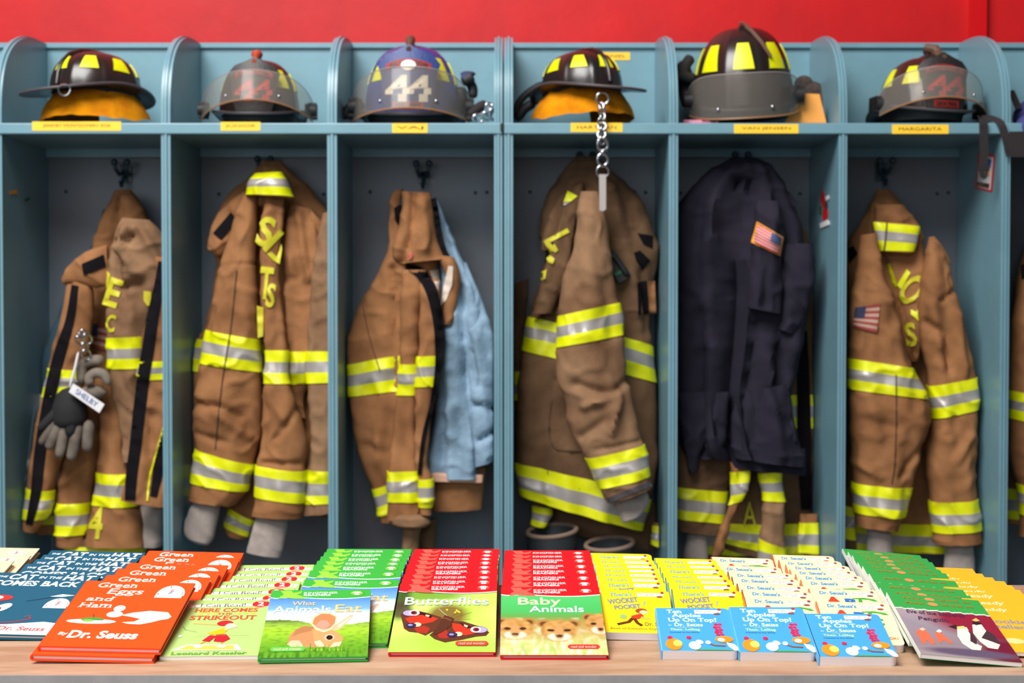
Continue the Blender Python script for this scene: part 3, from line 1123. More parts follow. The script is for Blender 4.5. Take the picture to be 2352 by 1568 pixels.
def penguins(A):
    t = traced(1390, 990, 2315, 1945, 1245, 695)
    A.poly(t((1700, 960), (1790, 945), (1835, 1010), (1832, 1080), (1942, 1122), (1930, 1162), (1850, 1162), (1760, 1112), (1708, 1040)), 'f2ead0')
    A.poly(t((1800, 975), (1850, 1000), (1895, 1065), (1890, 1112), (1832, 1082), (1828, 1010)), '3c3238')
    A.poly(t((1610, 955), (1680, 932), (1725, 948), (1685, 975)), '2a2226')
    A.poly(t((1690, 950), (1760, 935), (1790, 955), (1720, 975)), 'e4cc78')
    A.poly(t((1845, 915), (1930, 898), (1986, 975), (1940, 1040), (2010, 1062), (2112, 1092), (2090, 1138), (2000, 1132), (1925, 1080), (1856, 1000)), 'f2ead0')
    A.poly(t((1986, 960), (2060, 1000), (2112, 1085), (2010, 1062), (1935, 1042)), '3c3238')
    A.poly(t((1836, 892), (1890, 868), (1945, 900), (1880, 918)), '2a2226')
    A.poly(t((1840, 868), (1880, 842), (1920, 868), (1880, 880)), 'd8b868')
    A.poly(t((1310, 1045), (1340, 1005), (1395, 1010), (1430, 1040), (1512, 1130), (1480, 1152), (1425, 1105), (1415, 1155), (1385, 1140), (1350, 1085)), 'd96a4c')
    A.poly(t((1490, 1035), (1530, 1005), (1580, 1050), (1672, 1112), (1640, 1124), (1582, 1092), (1550, 1135), (1518, 1090)), 'd96a4c')
    A.poly(t((1340, 1010), (1365, 990), (1400, 1005), (1375, 1025)), 'e8c0a0')
    A.poly(t((1500, 1015), (1530, 992), (1560, 1010), (1535, 1028)), 'f0e4da')


BUTTER = kingfisher('d2161e', 'f05a4c', '1', [('Butterflies', (.08, .665, .92, .785), 'e2f4f4')], photo_butterfly, 'e04030', (.62, .93), butterfly)
BABY = kingfisher('d2161e', 'f05a4c', '1', [('Baby', (.17, .685, .60, .83), 'f4ecb0'), ('Animals', (.28, .605, .82, .70), 'e0f2f4')], photo_cubs, 'd83a2c', (.63, .93))
KGREEN = kingfisher('2fa53c', '8cc640', '2', [('What', (.23, .752, .46, .812), 'f0bc84'), ('Animals', (.05, .635, .62, .742), 'e8f2fa'),
                                            ('Eat', (.66, .64, .92, .755), 'f4be7c')], photo_rabbit, '54b848', (.10, .42), rabbit)


def photo_blue(u, v):
    return ramp(v, [(0, lin('3a5cc0')), (.7, lin('3048b0')), (.9, lin('4a54b8'))])


BLUEBOOK = kingfisher('d2161e', 'f05a4c', '1', [('Reptiles', (.10, .70, .70, .80), 'f4f4f6')], photo_blue, 'd83a2c', (.63, .93))


# --- small board books
def bright_tag(A, x0, y0, x1, y1):
    A.rect(x0, y0, x1, y1, 'f8f2ea')
    A.text('BRIGHT and EARLY', (x0 + .03, y0 + (y1 - y0) * .52, x1 - .06, y0 + (y1 - y0) * .88), 'd8504a', bold=.02)
    A.text('Board Books', (x0 + .12, y0 + (y1 - y0) * .12, x1 - .10, y0 + (y1 - y0) * .44), '6a7a98', bold=.03)
    A.blob(x1 + .03, y0 + (y1 - y0) * .7, .028, .04, 'ece0d4')
    A.blob(x1 + .035, y1 + .01, .025, .03, 'a04038')
    A.blob(x1 - .01, y0 - .005, .045, .022, '8a4a38')


A = Art(.108, .127)
bt, gr = '5a98b8', '7c8088'
A.text("There's", (.14, .845, .46, .935), '6c9eae', serif=True, bold=.03, shear=.15, rot=.06)
A.text('a', (.30, .795, .33, .825), '6c9eae', bold=.03)
A.text('WOCKET', (.10, .675, .54, .80), gr, bold=.05, rot=.17)
A.text('in my', (.33, .625, .47, .675), '9cb0a0', bold=.02, rot=.12)
A.text('POCKET', (.19, .545, .57, .645), gr, bold=.05, rot=.14)
A.text('!', (.60, .62, .645, .74), '8aa4a8', bold=.05, shear=.3)
bright_tag(A, .53, .85, .86, .935)
# a small figure at a run, in generic dress
A.blob(.57, .50, .085, .06, '9a4a22')
A.blob(.60, .47, .06, .045, 'f0cc98')
A.poly([(.42, .38), (.56, .44), (.60, .38), (.52, .31), (.43, .30)], 'd43a26')
A.line([(.56, .36), (.62, .32), (.68, .33)], .035, 'e4aa60')
A.line([(.44, .33), (.38, .24), (.22, .18)], .055, '5e3018')
A.line([(.46, .32), (.50, .22), (.56, .16)], .05, '5e3018')
A.blob(.31, .36, .05, .05, '90b070')
A.text('Dr. Seuss', (.60, .16, .93, .24), 'a07a3a', serif=True, bold=.03)
A.text('Book of Ridiculous Rhymes', (.12, .06, .86, .115), 'b89a30', serif=True, bold=.03)
YELLOW = book_meshes('board', .108, .127, .0122, 'fcdc1e', '58b4e4', A)

A = Art(.108, .127)
A.text("Dr. Seuss's", (.14, .855, .54, .945), '3f8cc0', serif=True, bold=.045)
A.text('A', (.20, .62, .42, .80), 'd8402c', bold=.06)
A.text('B', (.47, .58, .64, .76), '2a6ab0', bold=.06)
A.poly([(.58, .77), (.75, .79), (.90, .755), (.95, .70), (.88, .70), (.82, .735), (.72, .745), (.72, .67), (.66, .67), (.67, .75), (.60, .745)], '3f9c3a')
A.text('C', (.66, .44, .84, .62), '3f9c3a', bold=.06)
A.poly([(.55, .36), (.68, .42), (.70, .34), (.62, .27), (.57, .30)], '4c98c8')
A.text('AN AMAZING ALPHABET', (.16, .30, .52, .36), '6a8aa0', bold=.02)
A.text('BOOK!', (.72, .12, .94, .18), 'd06a30', bold=.03)
bright_tag(A, .58, .845, .87, .925)
ABC = book_meshes('board', .108, .127, .0122, 'f3e2ae', 'f07840', A)

A = Art(.108, .127)
lb = 'c8ecf6'
A.text('Ten', (.14, .87, .35, .96), lb, serif=True, bold=.03)
A.text('Apples', (.20, .755, .60, .865), lb, serif=True, bold=.03)
A.text('Up On Top!', (.14, .64, .80, .76), lb, serif=True, bold=.03)
A.text('by', (.14, .565, .18, .60), 'c0d890', bold=.03)
A.text('Dr. Seuss', (.22, .555, .60, .635), 'c8d8a0', serif=True, bold=.03)
A.text('writing as', (.26, .515, .44, .54), 'a8d088', bold=.02)
A.text('Theo. LeSieg', (.15, .445, .55, .51), 'b4dc90', serif=True, bold=.03)
A.text('illustrated by Roy McKie', (.14, .40, .53, .43), '1c4c80', bold=.02)
bright_tag(A, .52, .86, .83, .95)
for k, (x, y) in enumerate(((.80, .60), (.78, .535), (.80, .475), (.785, .42), (.80, .365))):
    A.blob(x - .025, y, .03, .028, 'c82850')
    A.blob(x + .028, y + .005, .028, .026, 'd8305c')
for x in (.11, .36):
    A.blob(x + .02, .29, .035, .035, 'c82850')
# rounded plain shapes in the colours of the picture
A.blob(.17, .135, .11, .13, 'ee8c26')
A.blob(.22, .16, .06, .07, 'f4cc60')
A.blob(.44, .11, .08, .09, 'f6f2ee')
A.blob(.51, .19, .045, .05, 'f6f2ee', rot=.5)
A.line([(.60, .18), (.70, .115), (.84, .105)], .03, '8a5a3a')
A.blob(.62, .18, .035, .04, 'f6f2ee')
A.blob(.84, .25, .12, .075, 'ee8a22')
A.blob(.80, .24, .05, .04, 'f8e8d0')
A.poly([(.86, .18), (.96, .14), (1.0, .05), (1.0, 0), (.94, 0), (.88, .08)], 'f4eae0')
A.poly([(.42, 0), (.50, .025), (.65, .03), (.85, .02), (.95, .0)], '3f9c50')
BLUE = book_meshes('board', .108, .127, .014, '3f9cdc', '64b4ec', A)


# --- green paperbacks with a penguin picture
def photo_penguins(u, v):
    c = ramp(v, [(0, lin('988c90')), (.2, lin('8a7c84')), (.6, lin('948a94')), (.85, lin('a8969c'))])
    c = mixc(c, lin('7c828e'), max(0, nz(u, v, 5, 8)) * .6)
    c = mixc(c, lin('8a2038'), soft(u, v, .88, .62, .42, .20, -.5, .8))
    c = mixc(c, lin('6a1c34'), soft(u, v, .95, .15, .22, .16, 0, .9))
    c = mixc(c, lin('5a5066'), soft(u, v, .55, .09, .35, .05, 0, .6))
    return c


A = Art(.14, .194)
A.picture(0, 0, 1, .80, 70, 66, photo_penguins)
penguins(A)
for k in range(24):
    x = k / 24 + .02
    A.blob(x, .80 + .008 * sin(k * 2.1), .028, .012, 'cfe0d0', up=False, n=8)
A.layer += 1
A.text('MAGIC', (.15, .905, .36, .945), 'a07c30', serif=True, bold=.02)
A.blob(.44, .925, .055, .035, 'cc8e54')
A.text('TREE HOUSE', (.52, .91, .76, .95), 'a07c30', serif=True, bold=.02)
A.text('#40', (.80, .915, .88, .95), 'a07c30', serif=True, bold=.02)
A.text('Eve of the Emperor', (.10, .70, .72, .78), '44304a', serif=True, bold=.01, shear=.1)
A.text('Penguin', (.18, .585, .50, .665), '44304a', serif=True, bold=.01, shear=.1)
MAGIC = book_meshes('soft', .14, .194, .0068, '2f9c48', 'd8e0d8', A)

# --- orange-yellow paperbacks
A = Art(.12, .20)
cw = 'f8e6c0'
A.text('Ready', (.12, .87, .52, .955), cw, serif=True, bold=.01, shear=.1)
A.text('Teddy', (.10, .74, .50, .82), cw, serif=True, bold=.01, shear=.1)
A.text('cookie', (.16, .52, .62, .60), '8a8c90', bold=.03)
A.text('teller', (.20, .42, .56, .50), '8a8c90', bold=.03)
A.blob(.70, .30, .16, .10, 'f8ecd8')
A.blob(.30, .20, .12, .05, 'f4d48c')
AMBER = book_meshes('soft', .12, .20, .0056, 'f6b028', 'f6b028', A)

# ------------------------------------------------------------------ the stacks on the table
stack('hardcover_book', ORANGE, 11.4, .5, 1.6, [[-0.5621, 2.2963, .0024], [-0.5592, 2.2473, .0024], [-0.5654, 2.1765, .0024], [-0.5683, 2.1228, .0024], [-0.5717, 2.0678, .0024],
      [-0.5755, 1.970, .0124]], 'orange hardcover with white title, # of the orange stack', 'orange hardcovers')
place_book('hardcover_book', ORANGE, (-0.583, 1.9615, .0024, .5, 10.2, 1.6), 'orange hardcover at the very bottom front, covered by another orange book', 'orange hardcovers')
stack('hardcover_book', TEAL, 11.4, 0, 1.6, [[-0.741, 2.3053, .0024], [-0.7396, 2.2613, .0024], [-0.7386, 2.2173, .0024], [-0.7401, 2.1732, .0024], [-0.7599, 2.0952, .0024]],
      'dark teal hardcover with white capitals, # of the teal stack', 'teal hardcovers')
stack('hardcover_book', CREAM, 11.4, 0, 1.2, [[-0.9428, 2.3423, .0018], [-0.9345, 2.2723, .0018], [-.945, 2.215, .0018], [-.955, 2.158, .0018]],
      'cream hardcover with small badge beside the teal stack, # of its stack', 'cream hardcovers')
stack('paperback_book', LGREEN, 8, 2.5, 0, [[-0.4115, 2.2821, 0.0], [-0.4089, 2.2283, 0.0], [-0.4097, 2.1827, 0.0], [-0.4134, 2.133, 0.0], [-0.4139, 2.0782, 0.0],
      [-0.414, 2.0272, 0.0], [-0.4218, 1.9826, 0.0]], 'light green paperback with white banner, # of the light green stack', 'light green readers')
stack('hardcover_book', KGREEN, 12.3, 0, .3, [[-0.2578, 2.3383, .0004], [-0.2579, 2.3012, .0004], [-0.2587, 2.26, .0004], [-0.2592, 2.2176, .0004], [-0.2586, 2.1805, .0004],
      [-0.2587, 2.1272, .0004], [-0.2567, 2.0523, .0004]], 'bright green banded reader, # in the row behind the rabbit cover', 'green banded readers')
place_book('hardcover_book', KGREEN, (-0.2769, 1.9651, .0014, 4.5, 12.3, .3), 'green banded reader with a rabbit cover, fully visible at the front', 'green banded readers')
stack('hardcover_book', BUTTER, 13.1, 0, 0, [[-0.0984, 2.3185, 0.0], [-0.0992, 2.28, 0.0], [-0.1001, 2.2452, 0.0], [-0.1002, 2.2103, 0.0], [-0.1007, 2.1687, 0.0], [-0.0997, 2.1291, 0.0],
      [-0.0998, 2.0795, 0.0], [-0.0996, 2.0428, 0.0], [-0.0994, 2.0002, 0.0]], 'red banded reader, # of the butterfly stack', 'red butterfly readers')
stack('hardcover_book', lambda k: BLUEBOOK if k == 1 else BABY, 12.9, 0, 0, [[0.0632, 2.3149, 0.0], [0.0626, 2.2782, 0.0], [0.0625, 2.2415, 0.0], [0.0618, 2.1874, 0.0], [0.061, 2.1394, 0.0],
      [0.0607, 2.0857, 0.0], [0.0601, 2.0379, 0.0], [0.0593, 1.9835, 0.0]], 'red banded reader, # of the lion cub stack', 'red lion cub readers')
stack('board_book', YELLOW, 18, -2, 1, [[0.1915, 2.426, .0009], [0.1905, 2.3734, .0009], [0.1914, 2.3315, .0009], [0.1916, 2.2914, .0009], [0.1898, 2.2512, .0009], [0.1893, 2.2111, .0009],
      [0.1888, 2.171, .0009], [0.1872, 2.0981, .0009]], 'yellow board book, # of the stack beside the red readers', 'yellow board books by the red readers')
stack('board_book', YELLOW, 18, -2, 1.3, [[0.3001, 2.3718, .0012], [0.299, 2.3254, .0012], [0.3002, 2.2848, .0012], [0.2988, 2.2329, .0012], [0.2997, 2.1928, .0012], [0.2992, 2.1527, .0012],
      [0.2992, 2.0984, .0012]], 'yellow board book, # of the stack beside the cream board books', 'yellow board books by the cream ones')
stack('board_book', ABC, 16, -3, 1.7, [[0.4019, 2.4004, .0016], [0.401, 2.3181, .0016], [0.4102, 2.2612, .0016], [0.4096, 2.2152, .0016], [0.4093, 2.1578, .0016], [0.4093, 2.1089, .0016],
      [0.4037, 2.0539, .0016]], 'cream board book, # of the stack next to the yellow books', 'cream board books by the yellow ones')
stack('board_book', ABC, 16, -3, 1.0, [[0.5159, 2.4287, .0009], [0.5176, 2.3766, .0009], [0.5214, 2.3323, .0009], [0.52, 2.288, .0009], [0.5209, 2.2438, .0009], [0.52, 2.1979, .0009],
      [0.5176, 2.123, .0009], [0.5084, 2.0256, .0009]], 'cream board book, # of the stack next to the green paperbacks', 'cream board books by the green paperbacks')
for pose, lab in (((0.2643, 1.9848, 0.0, -1.57, 15.54, 0), 'blue board book leaning on the yellow stacks, leftmost of three'),
                  ((0.3719, 1.9769, 0.0, -1.63, 17.2, 0), 'blue board book between the two other blue ones'),
                  ((0.4778, 1.9503, 0.0, -1.7, 15.06, 0), 'blue board book nearest to the penguin paperback')):
    place_book('board_book', BLUE, pose, lab, 'blue board books')
stack('paperback_book', MAGIC, 11.7, -2, 5, [[0.6597, 2.37, .006], [0.662, 2.3355, .006], [0.661, 2.3009, .006], [0.655, 2.2664, .006], [0.654, 2.2319, .006], [0.6537, 2.1974, .006],
      [0.6483, 2.1304, .006], [0.6388, 2.0591, .006], [0.6353, 2.0128, .006], [0.6365, 1.9782, .006], [0.6312, 1.9437, .006]],
      'green paperback with white spine, # of the stack topped by penguins', 'green paperbacks')
stack('paperback_book', AMBER, 10, -3, 2, [[0.7279, 2.2619, .0027], [0.7294, 2.2162, .0027], [0.736, 2.1828, .0027], [0.7441, 2.1494, .0027], [0.7448, 2.116, .0027], [0.7441, 2.0784, .0027],
      [0.7441, 2.0436, .0027], [0.7427, 1.99, .0027]], 'orange-yellow paperback, # of the stack beside the penguin one', 'orange-yellow paperbacks')

# ------------------------------------------------------------------ garments
class Cloth:
    """one hanging garment: tube-like cloth pieces, with trims and patches that lie on them"""

    def __init__(self, name, label, cat, bay, hook, group=None):
        a, b = BAYS[bay]
        self.x0, self.x1 = fx(a) + 0.004, fx(b) - 0.004
        self.root = empty(name, at(hook[0], hook[1], 4.43), label, cat, group)
        self.bv, self.bf = [], []
        self.own = {}
        self.seed = sum(map(ord, label)) % 97

    def _clamp(self, p):
        p.x = min(max(p.x, self.x0), self.x1)
        p.y = min(max(p.y, YF - 0.03), YB - 0.006)
        return p

    def piece(self, name, rows, Y, th, m='tan', stripes=(), folds=(), amp=0.011, closed_end=True, Y1=None, parent=None, seams=(), label=None, flat=0.85, wave=()):
        """rows: (xl, yl, xr, yr) outline in photograph pixels from one end to the other; Y: distance; th: half thickness"""
        Y1 = Y if Y1 is None else Y1
        N = len(rows) - 1
        self.seed += 3.7
        seed = self.seed
        ns = max(28, min(120, N * 11))
        nt_ = 60

        def frame(t):
            t = min(max(t, 0.0), N)
            xl, yl, xr, yr = catmull(rows, t)
            y_ = Y + (Y1 - Y) * t / N
            return (xl, yl, xr, yr), at(xl, yl, y_), at(xr, yr, y_)

        def surf(t, th_, off=0.0, sc=1.0):
            q, L, R = frame(t)
            mid, half = (L + R) / 2, (R - L) / 2
            k = min(th, half.length * 0.9)
            end = min(1.0, 0.55 + 0.9 * t) if t < 0.5 else 1.0
            k *= end
            c, s = cos(th_), sin(th_)
            cc = math.copysign(abs(c) ** flat, c)
            ss = math.copysign(abs(s) ** flat, s)
            p = mid + half * (cc * sc) + Vector((0, -1, 0)) * (ss * k * sc)
            # soft folds
            fr = max(0.0, s) ** 0.6
            n1 = noise.noise(Vector((p.x * 16, p.z * 3.2, seed)))
            n2 = noise.noise(Vector((p.x * 34 + p.z * 12, p.z * 17 - p.x * 9, seed + 9)))
            n3 = 1 - abs(noise.noise(Vector((p.x * 13 + p.z * 7, p.z * 11 - p.x * 5, seed + 21)))) * 2.4
            d = amp * (n1 * 2.0 + n2 * 0.6 + (max(0, n3) ** 3) * 0.7)
            for (fq, wa, ph, t0) in wave:
                k_ = min(1.0, max(0.0, (t - t0) / (N - t0)))
                d += wa * (0.25 + 0.75 * k_) * sin(2 * pi * (fq * (1 + cc) / 2 + ph + 0.12 * noise.noise(Vector((0, t * 0.9, seed)))))
            ux, uy = (q[0] + q[2]) / 2 + (q[2] - q[0]) / 2 * cc, (q[1] + q[3]) / 2 + (q[3] - q[1]) / 2 * cc
            for (pts, wd, a) in folds:
                best = 1e9
                for (x0, y0), (x1, y1) in zip(pts, pts[1:]):
                    dx, dy = x1 - x0, y1 - y0
                    u = max(0, min(1, ((ux - x0) * dx + (uy - y0) * dy) / (dx * dx + dy * dy + 1e-6)))
                    best = min(best, hypot(ux - x0 - u * dx, uy - y0 - u * dy))
                d += 1.35 * a * exp(-(best / wd) ** 2)
            p = p + Vector((0, -1, 0)) * (d * fr)
            e = half.normalized() * (d * 0.5 * cc) if half.length > 1e-6 else Vector()
            p = p + e
            if off:
                nrm = (half.normalized() * c + Vector((0, -1, 0)) * s)
                p = p + nrm * off
            return self._clamp(p)

        P = [[surf(N * i / ns, 2 * pi * j / nt_) for j in range(nt_)] for i in range(ns + 1)]
        # turned-in hem at the lower end, gathered cap at the upper end
        lo = []
        for k, (dt, sc) in enumerate(((0.0, 0.93), (-0.02 * N, 0.86), (-0.10 * N, 0.8))):
            lo.append([surf(N + dt, 2 * pi * j / nt_, sc=sc) for j in range(nt_)])
        hi = [[surf(0, 2 * pi * j / nt_, sc=sc) for j in range(nt_)] for sc in (0.3, 0.75)]
        mb = MB()
        allrows = hi + P + lo
        mb.grid(allrows, 0, wrap=True)
        b = len(mb.v)
        n = len(allrows)
        mb.f.append(list(range(nt_)))
        mb.m.append(0)
        mb.f.append([(n - 1) * nt_ + j for j in range(nt_)][::-1])
        mb.m.append(0)
        o = mb.build(name, M[m], parent or self.root, angle=70, world=True) if parent is None else mb.build(name, M[m], parent, angle=70)
        if parent is None:
            self._reg(mb)
        self.own[o.name] = [[tuple(p) for p in mb.v], [list(f) for f in mb.f]]
        if label:
            o['label'] = label
        # reflective bands, each with its lime / silver / lime rows
        for k, s in enumerate(stripes):
            (yl0, yr0, yl1, yr1) = s[:4]
            ts = [N * i / 240 for i in range(241)]
            eL = [catmull(rows, t)[1] for t in ts]
            eR = [catmull(rows, t)[3] for t in ts]

            def inv(E, y):
                for i in range(240):
                    if (E[i] - y) * (E[i + 1] - y) <= 0:
                        return ts[i] + (ts[i + 1] - ts[i]) * (y - E[i]) / ((E[i + 1] - E[i]) or 1)
                # continue past the end
                if y > E[-1]:
                    return ts[-1]
                return ts[0]

            a0, a1, b0, b1 = inv(eL, yl0), inv(eR, yr0), inv(eL, yl1), inv(eR, yr1)
            tb = MB()
            na, nr = 60, 18
            ang = [-0.5 + (pi + 1.0) * i / na for i in range(na + 1)]
            Q = []
            for r in range(-1, nr + 2):
                row = []
                f = min(max(r / nr, 0), 1)
                for th_ in ang:
                    u = (1 + cos(th_)) / 2
                    t0, t1 = a0 + (a1 - a0) * u, b0 + (b1 - b0) * u
                    row.append(surf(t0 + (t1 - t0) * f, th_, off=0.0036 if 0 <= r <= nr else -0.002))
                Q.append(row)
            W_ = len(Q[0])
            for r in range(len(Q) - 1):
                f = (r - 0.5) / nr
                mi = 1 if 0.355 < f < 0.645 else 0
                n0 = len(tb.v)
                tb.v += Q[r] + Q[r + 1]
                for j in range(W_ - 1):
                    tb.f.append([n0 + j, n0 + j + 1, n0 + W_ + j + 1, n0 + W_ + j])
                    tb.m.append(mi)
            tb_v = tb.v
            so = tb.build('reflective_trim', [M['lime'], M['silver']], None, angle=70)
            so.data.transform(Matrix.Translation(-self.root.location))
            so.parent = o
            self._reg(tb)
            q_ = self.own[o.name]
            n_ = len(q_[0])
            q_[0] += [tuple(p) for p in tb.v]
            q_[1] += [[n_ + i for i in f] for f in tb.f]
        return o

    def _reg(self, mb):
        n = len(self.bv)
        self.bv += [tuple(p) for p in mb.v]
        self.bf += [[n + i for i in f] for f in mb.f]

    def _tree(self):
        return BVHTree.FromPolygons(self.bv, self.bf)

    def patch(self, name, polys, mats, parent=None, off=0.0045, step=7.0, label=None):
        """flat pieces sewn on: polys = list of (pixel polygon or (points, faces), material index)"""
        if parent is not None and parent.name in self.own:
            tree = BVHTree.FromPolygons(*self.own[parent.name])
        else:
            tree = self._tree()
        cam_p = Vector((0, 0, CAM_Z))
        mb = MB()
        for k, (poly, mi) in enumerate(polys):
            bm = bmesh.new()
            if isinstance(poly, tuple):
                pts, fs = poly
            else:
                pts, fs = poly, [list(range(len(poly)))]
            vs = [bm.verts.new((x, y, 0)) for x, y in pts]
            for f in fs:
                try:
                    bm.faces.new([vs[i] for i in f])
                except ValueError:
                    pass
            xs, ys = [p[0] for p in pts], [p[1] for p in pts]
            for axis, lo, hi in ((0, min(xs), max(xs)), (1, min(ys), max(ys))):
                v = lo + step
                while v < hi:
                    co, no = [0, 0, 0], [0, 0, 0]
                    co[axis], no[axis] = v, 1
                    bmesh.ops.bisect_plane(bm, geom=bm.verts[:] + bm.edges[:] + bm.faces[:], plane_co=co, plane_no=no)
                    v += step
            bm.verts.ensure_lookup_table()
            bm.verts.index_update()
            last = 4.2
            top, bot = [], []
            hits = []
            for v in bm.verts:
                p1 = at(v.co.x, v.co.y, 4.6)
                d = (p1 - cam_p).normalized()
                h = tree.ray_cast(cam_p, d)
                hits.append(h[0])
            vl = list(bm.verts)
            ok = [(v.co.x, v.co.y, h.y) for v, h in zip(vl, hits) if h is not None]
            if ok:
                ys_ = sorted(y for _, _, y in ok)
                med = ys_[len(ys_) // 2]
                ok = [t for t in ok if abs(t[2] - med) < 0.07] or ok
            for v, h in zip(vl, hits):
                if h is None or (ok and abs(h.y - med) >= 0.07):
                    yy = min(ok, key=lambda t: (t[0] - v.co.x) ** 2 + (t[1] - v.co.y) ** 2)[2] if ok else 4.25
                    h = at(v.co.x, v.co.y, yy)
                d = (h - cam_p).normalized()
                top.append(h - d * (off + 0.0004 * k))
                bot.append(h - d * 0.0002)
            n0 = len(mb.v)
            N = len(top)
            mb.v += top + bot
            for f in bm.faces:
                mb.f.append([n0 + v.index for v in f.verts])
                mb.m.append(mi)
            for e in bm.edges:
                if len(e.link_faces) == 1:
                    i, j = e.verts[0].index, e.verts[1].index
                    mb.f.append([n0 + i, n0 + j, n0 + N + j, n0 + N + i])
                    mb.m.append(mi)
            bm.free()
        o = mb.build(name, [M[m] for m in mats], None, angle=60)
        o.data.transform(Matrix.Translation(-self.root.location))
        o.parent = parent or self.root
        if label:
            o['label'] = label
        return o

    def ribbon(self, name, pts, wd, m, parent=None, off=0.0048, label=None):
        ws = wd if isinstance(wd, (list, tuple)) else [wd] * len(pts)
        N = (len(pts) - 1) * 6
        L, R = [], []
        P = [(p[0], p[1], w_) for p, w_ in zip(pts, ws)]
        for i in range(N + 1):
            t = (len(pts) - 1) * i / N
            a = catmull(P, max(t - 0.05, 0))
            b = catmull(P, min(t + 0.05, len(pts) - 1))
            c = catmull(P, t)
            dx, dy = b[0] - a[0], b[1] - a[1]
            l = hypot(dx, dy) or 1
            L.append((c[0] - dy / l * c[2] / 2, c[1] + dx / l * c[2] / 2))
            R.append((c[0] + dy / l * c[2] / 2, c[1] - dx / l * c[2] / 2))
        pts2 = L + R
        fs = [(i, i + 1, N + 1 + i + 1, N + 1 + i) for i in range(N)]
        return self.patch(name, [((pts2, fs), 0)], [m], parent, off, step=7, label=label)

    def words(self, s, cx, cy, h, rot=0.0, aspect=0.7, name='lettering', parent=None, m='letter', bold=.03, mirror=False):
        wd = h * aspect * max(1, len(s))
        P, F = fit_text(s, (-wd / 2, -h / 2, wd / 2, h / 2), bold=bold)
        r = radians(rot)
        Q = [(cx + x * cos(r) + y * sin(r), cy + x * sin(r) - y * cos(r)) for x, y in P]
        return self.patch(name, [((Q, F), 0)], [m], parent, 0.0045, step=8)

    def flag(self, quad, mats=('flag_red', 'flag_white', 'flag_blue'), canton='left', border=None, parent=None, stripes=7, vertical=False):
        """quad: pixel corners tl, tr, br, bl"""
        def q(u, v):
            (ax, ay), (bx, by), (cx, cy), (dx, dy) = quad
            return ((ax * (1 - u) + bx * u) * (1 - v) + (dx * (1 - u) + cx * u) * v, (ay * (1 - u) + by * u) * (1 - v) + (dy * (1 - u) + cy * u) * v)

        def rect(u0, v0, u1, v1):
            return [q(u0, v0), q((u0 + u1) / 2, v0), q(u1, v0), q(u1, v1), q((u0 + u1) / 2, v1), q(u0, v1)]
        mm = list(mats)
        polys = []
        lo, hi = 0.0, 1.0
        if border:
            mm.append(border)
            polys.append((rect(0, 0, 1, 1), 3))
            lo, hi = 0.06, 0.94
        k = stripes * 2 - 1
        bands = []
        for i in range(k):
            a, b = lo + (hi - lo) * i / k, lo + (hi - lo) * (i + 1) / k
            bands.append((rect(lo, a, hi, b), i % 2))
        polys += bands
        polys.append((rect(lo, lo, .42, .52) if canton == 'left' else rect(.58, lo, hi, .52), 2))
        # join all stripes on one layer
        o = self.patch('flag_patch', polys, mm, parent, 0.004, step=9)
        return o


LEFT, RIGHT = -1, 1
BAND = [(0, 0)]

# ---- bay 1: open coat with gloves clipped to it
c = Cloth('work_shirt', 'dark teal shirt hanging behind the open tan coat in the leftmost bay', 'shirt', 1, (283, 400))
c.piece('body', [(240, 480, 330, 480), (190, 600, 340, 600), (140, 700, 350, 700), (105, 800, 350, 800), (92, 880, 350, 880), (86, 950, 350, 950)], 4.41, .03, 'teal_cloth')
c.patch('hem_tape', [([(90, 905), (110, 905), (95, 985), (80, 985)], 0)], ['silver'])

c = Cloth('turnout_coat', 'tan firefighter coat hanging open with black closure strips, gloves clipped to it', 'coat', 1, (283, 400), 'turnout coats in the lockers')
bk = c.piece('back', [(262, 436, 298, 436), (248, 470, 320, 470), (228, 520, 340, 520), (212, 570, 356, 570), (198, 620, 372, 620), (185, 700, 385, 700), (165, 800, 390, 800), (150, 900, 392, 900),
                 (138, 1000, 392, 1000), (132, 1100, 390, 1100), (84, 1180, 380, 1180), (85, 1225, 380, 1215)], 4.37, .04, 'tan',
             stripes=[(1128, 1125, 1200, 1200)], folds=[([(275, 450), (268, 520), (262, 600)], 7, -.018), ([(225, 600), (210, 760)], 10, -.012)])
lp = c.piece('left_front', [(158, 648, 205, 640), (148, 720, 212, 715), (128, 790, 204, 790), (110, 850, 190, 855), (90, 940, 170, 945), (77, 1030, 150, 1040), (66, 1100, 125, 1110), (60, 1160, 112, 1165), (47, 1212, 78, 1222)],
             4.23, .026, 'tan', stripes=[(845, 850, 912, 905), (1120, 1125, 1190, 1190)])
c.ribbon('closure_strip', [(172, 655), (160, 735), (140, 800), (122, 870), (104, 960), (90, 1050), (82, 1130), (66, 1205)], [16, 20, 26, 28, 27, 26, 24, 16], 'velcro', lp)
c.ribbon('zipper', [(80, 930), (70, 1010), (62, 1080), (56, 1105)], 4, 'dark_steel', lp)
c.piece('inner_sleeve', [(170, 860, 250, 860), (150, 950, 236, 950), (142, 1050, 228, 1050), (137, 1130, 215, 1130), (134, 1200, 206, 1200), (131, 1250, 200, 1254)], 4.28, .05, 'tan',
        stripes=[(1152, 1152, 1224, 1224)], folds=[([(150, 1110), (210, 1060)], 9, .008)])
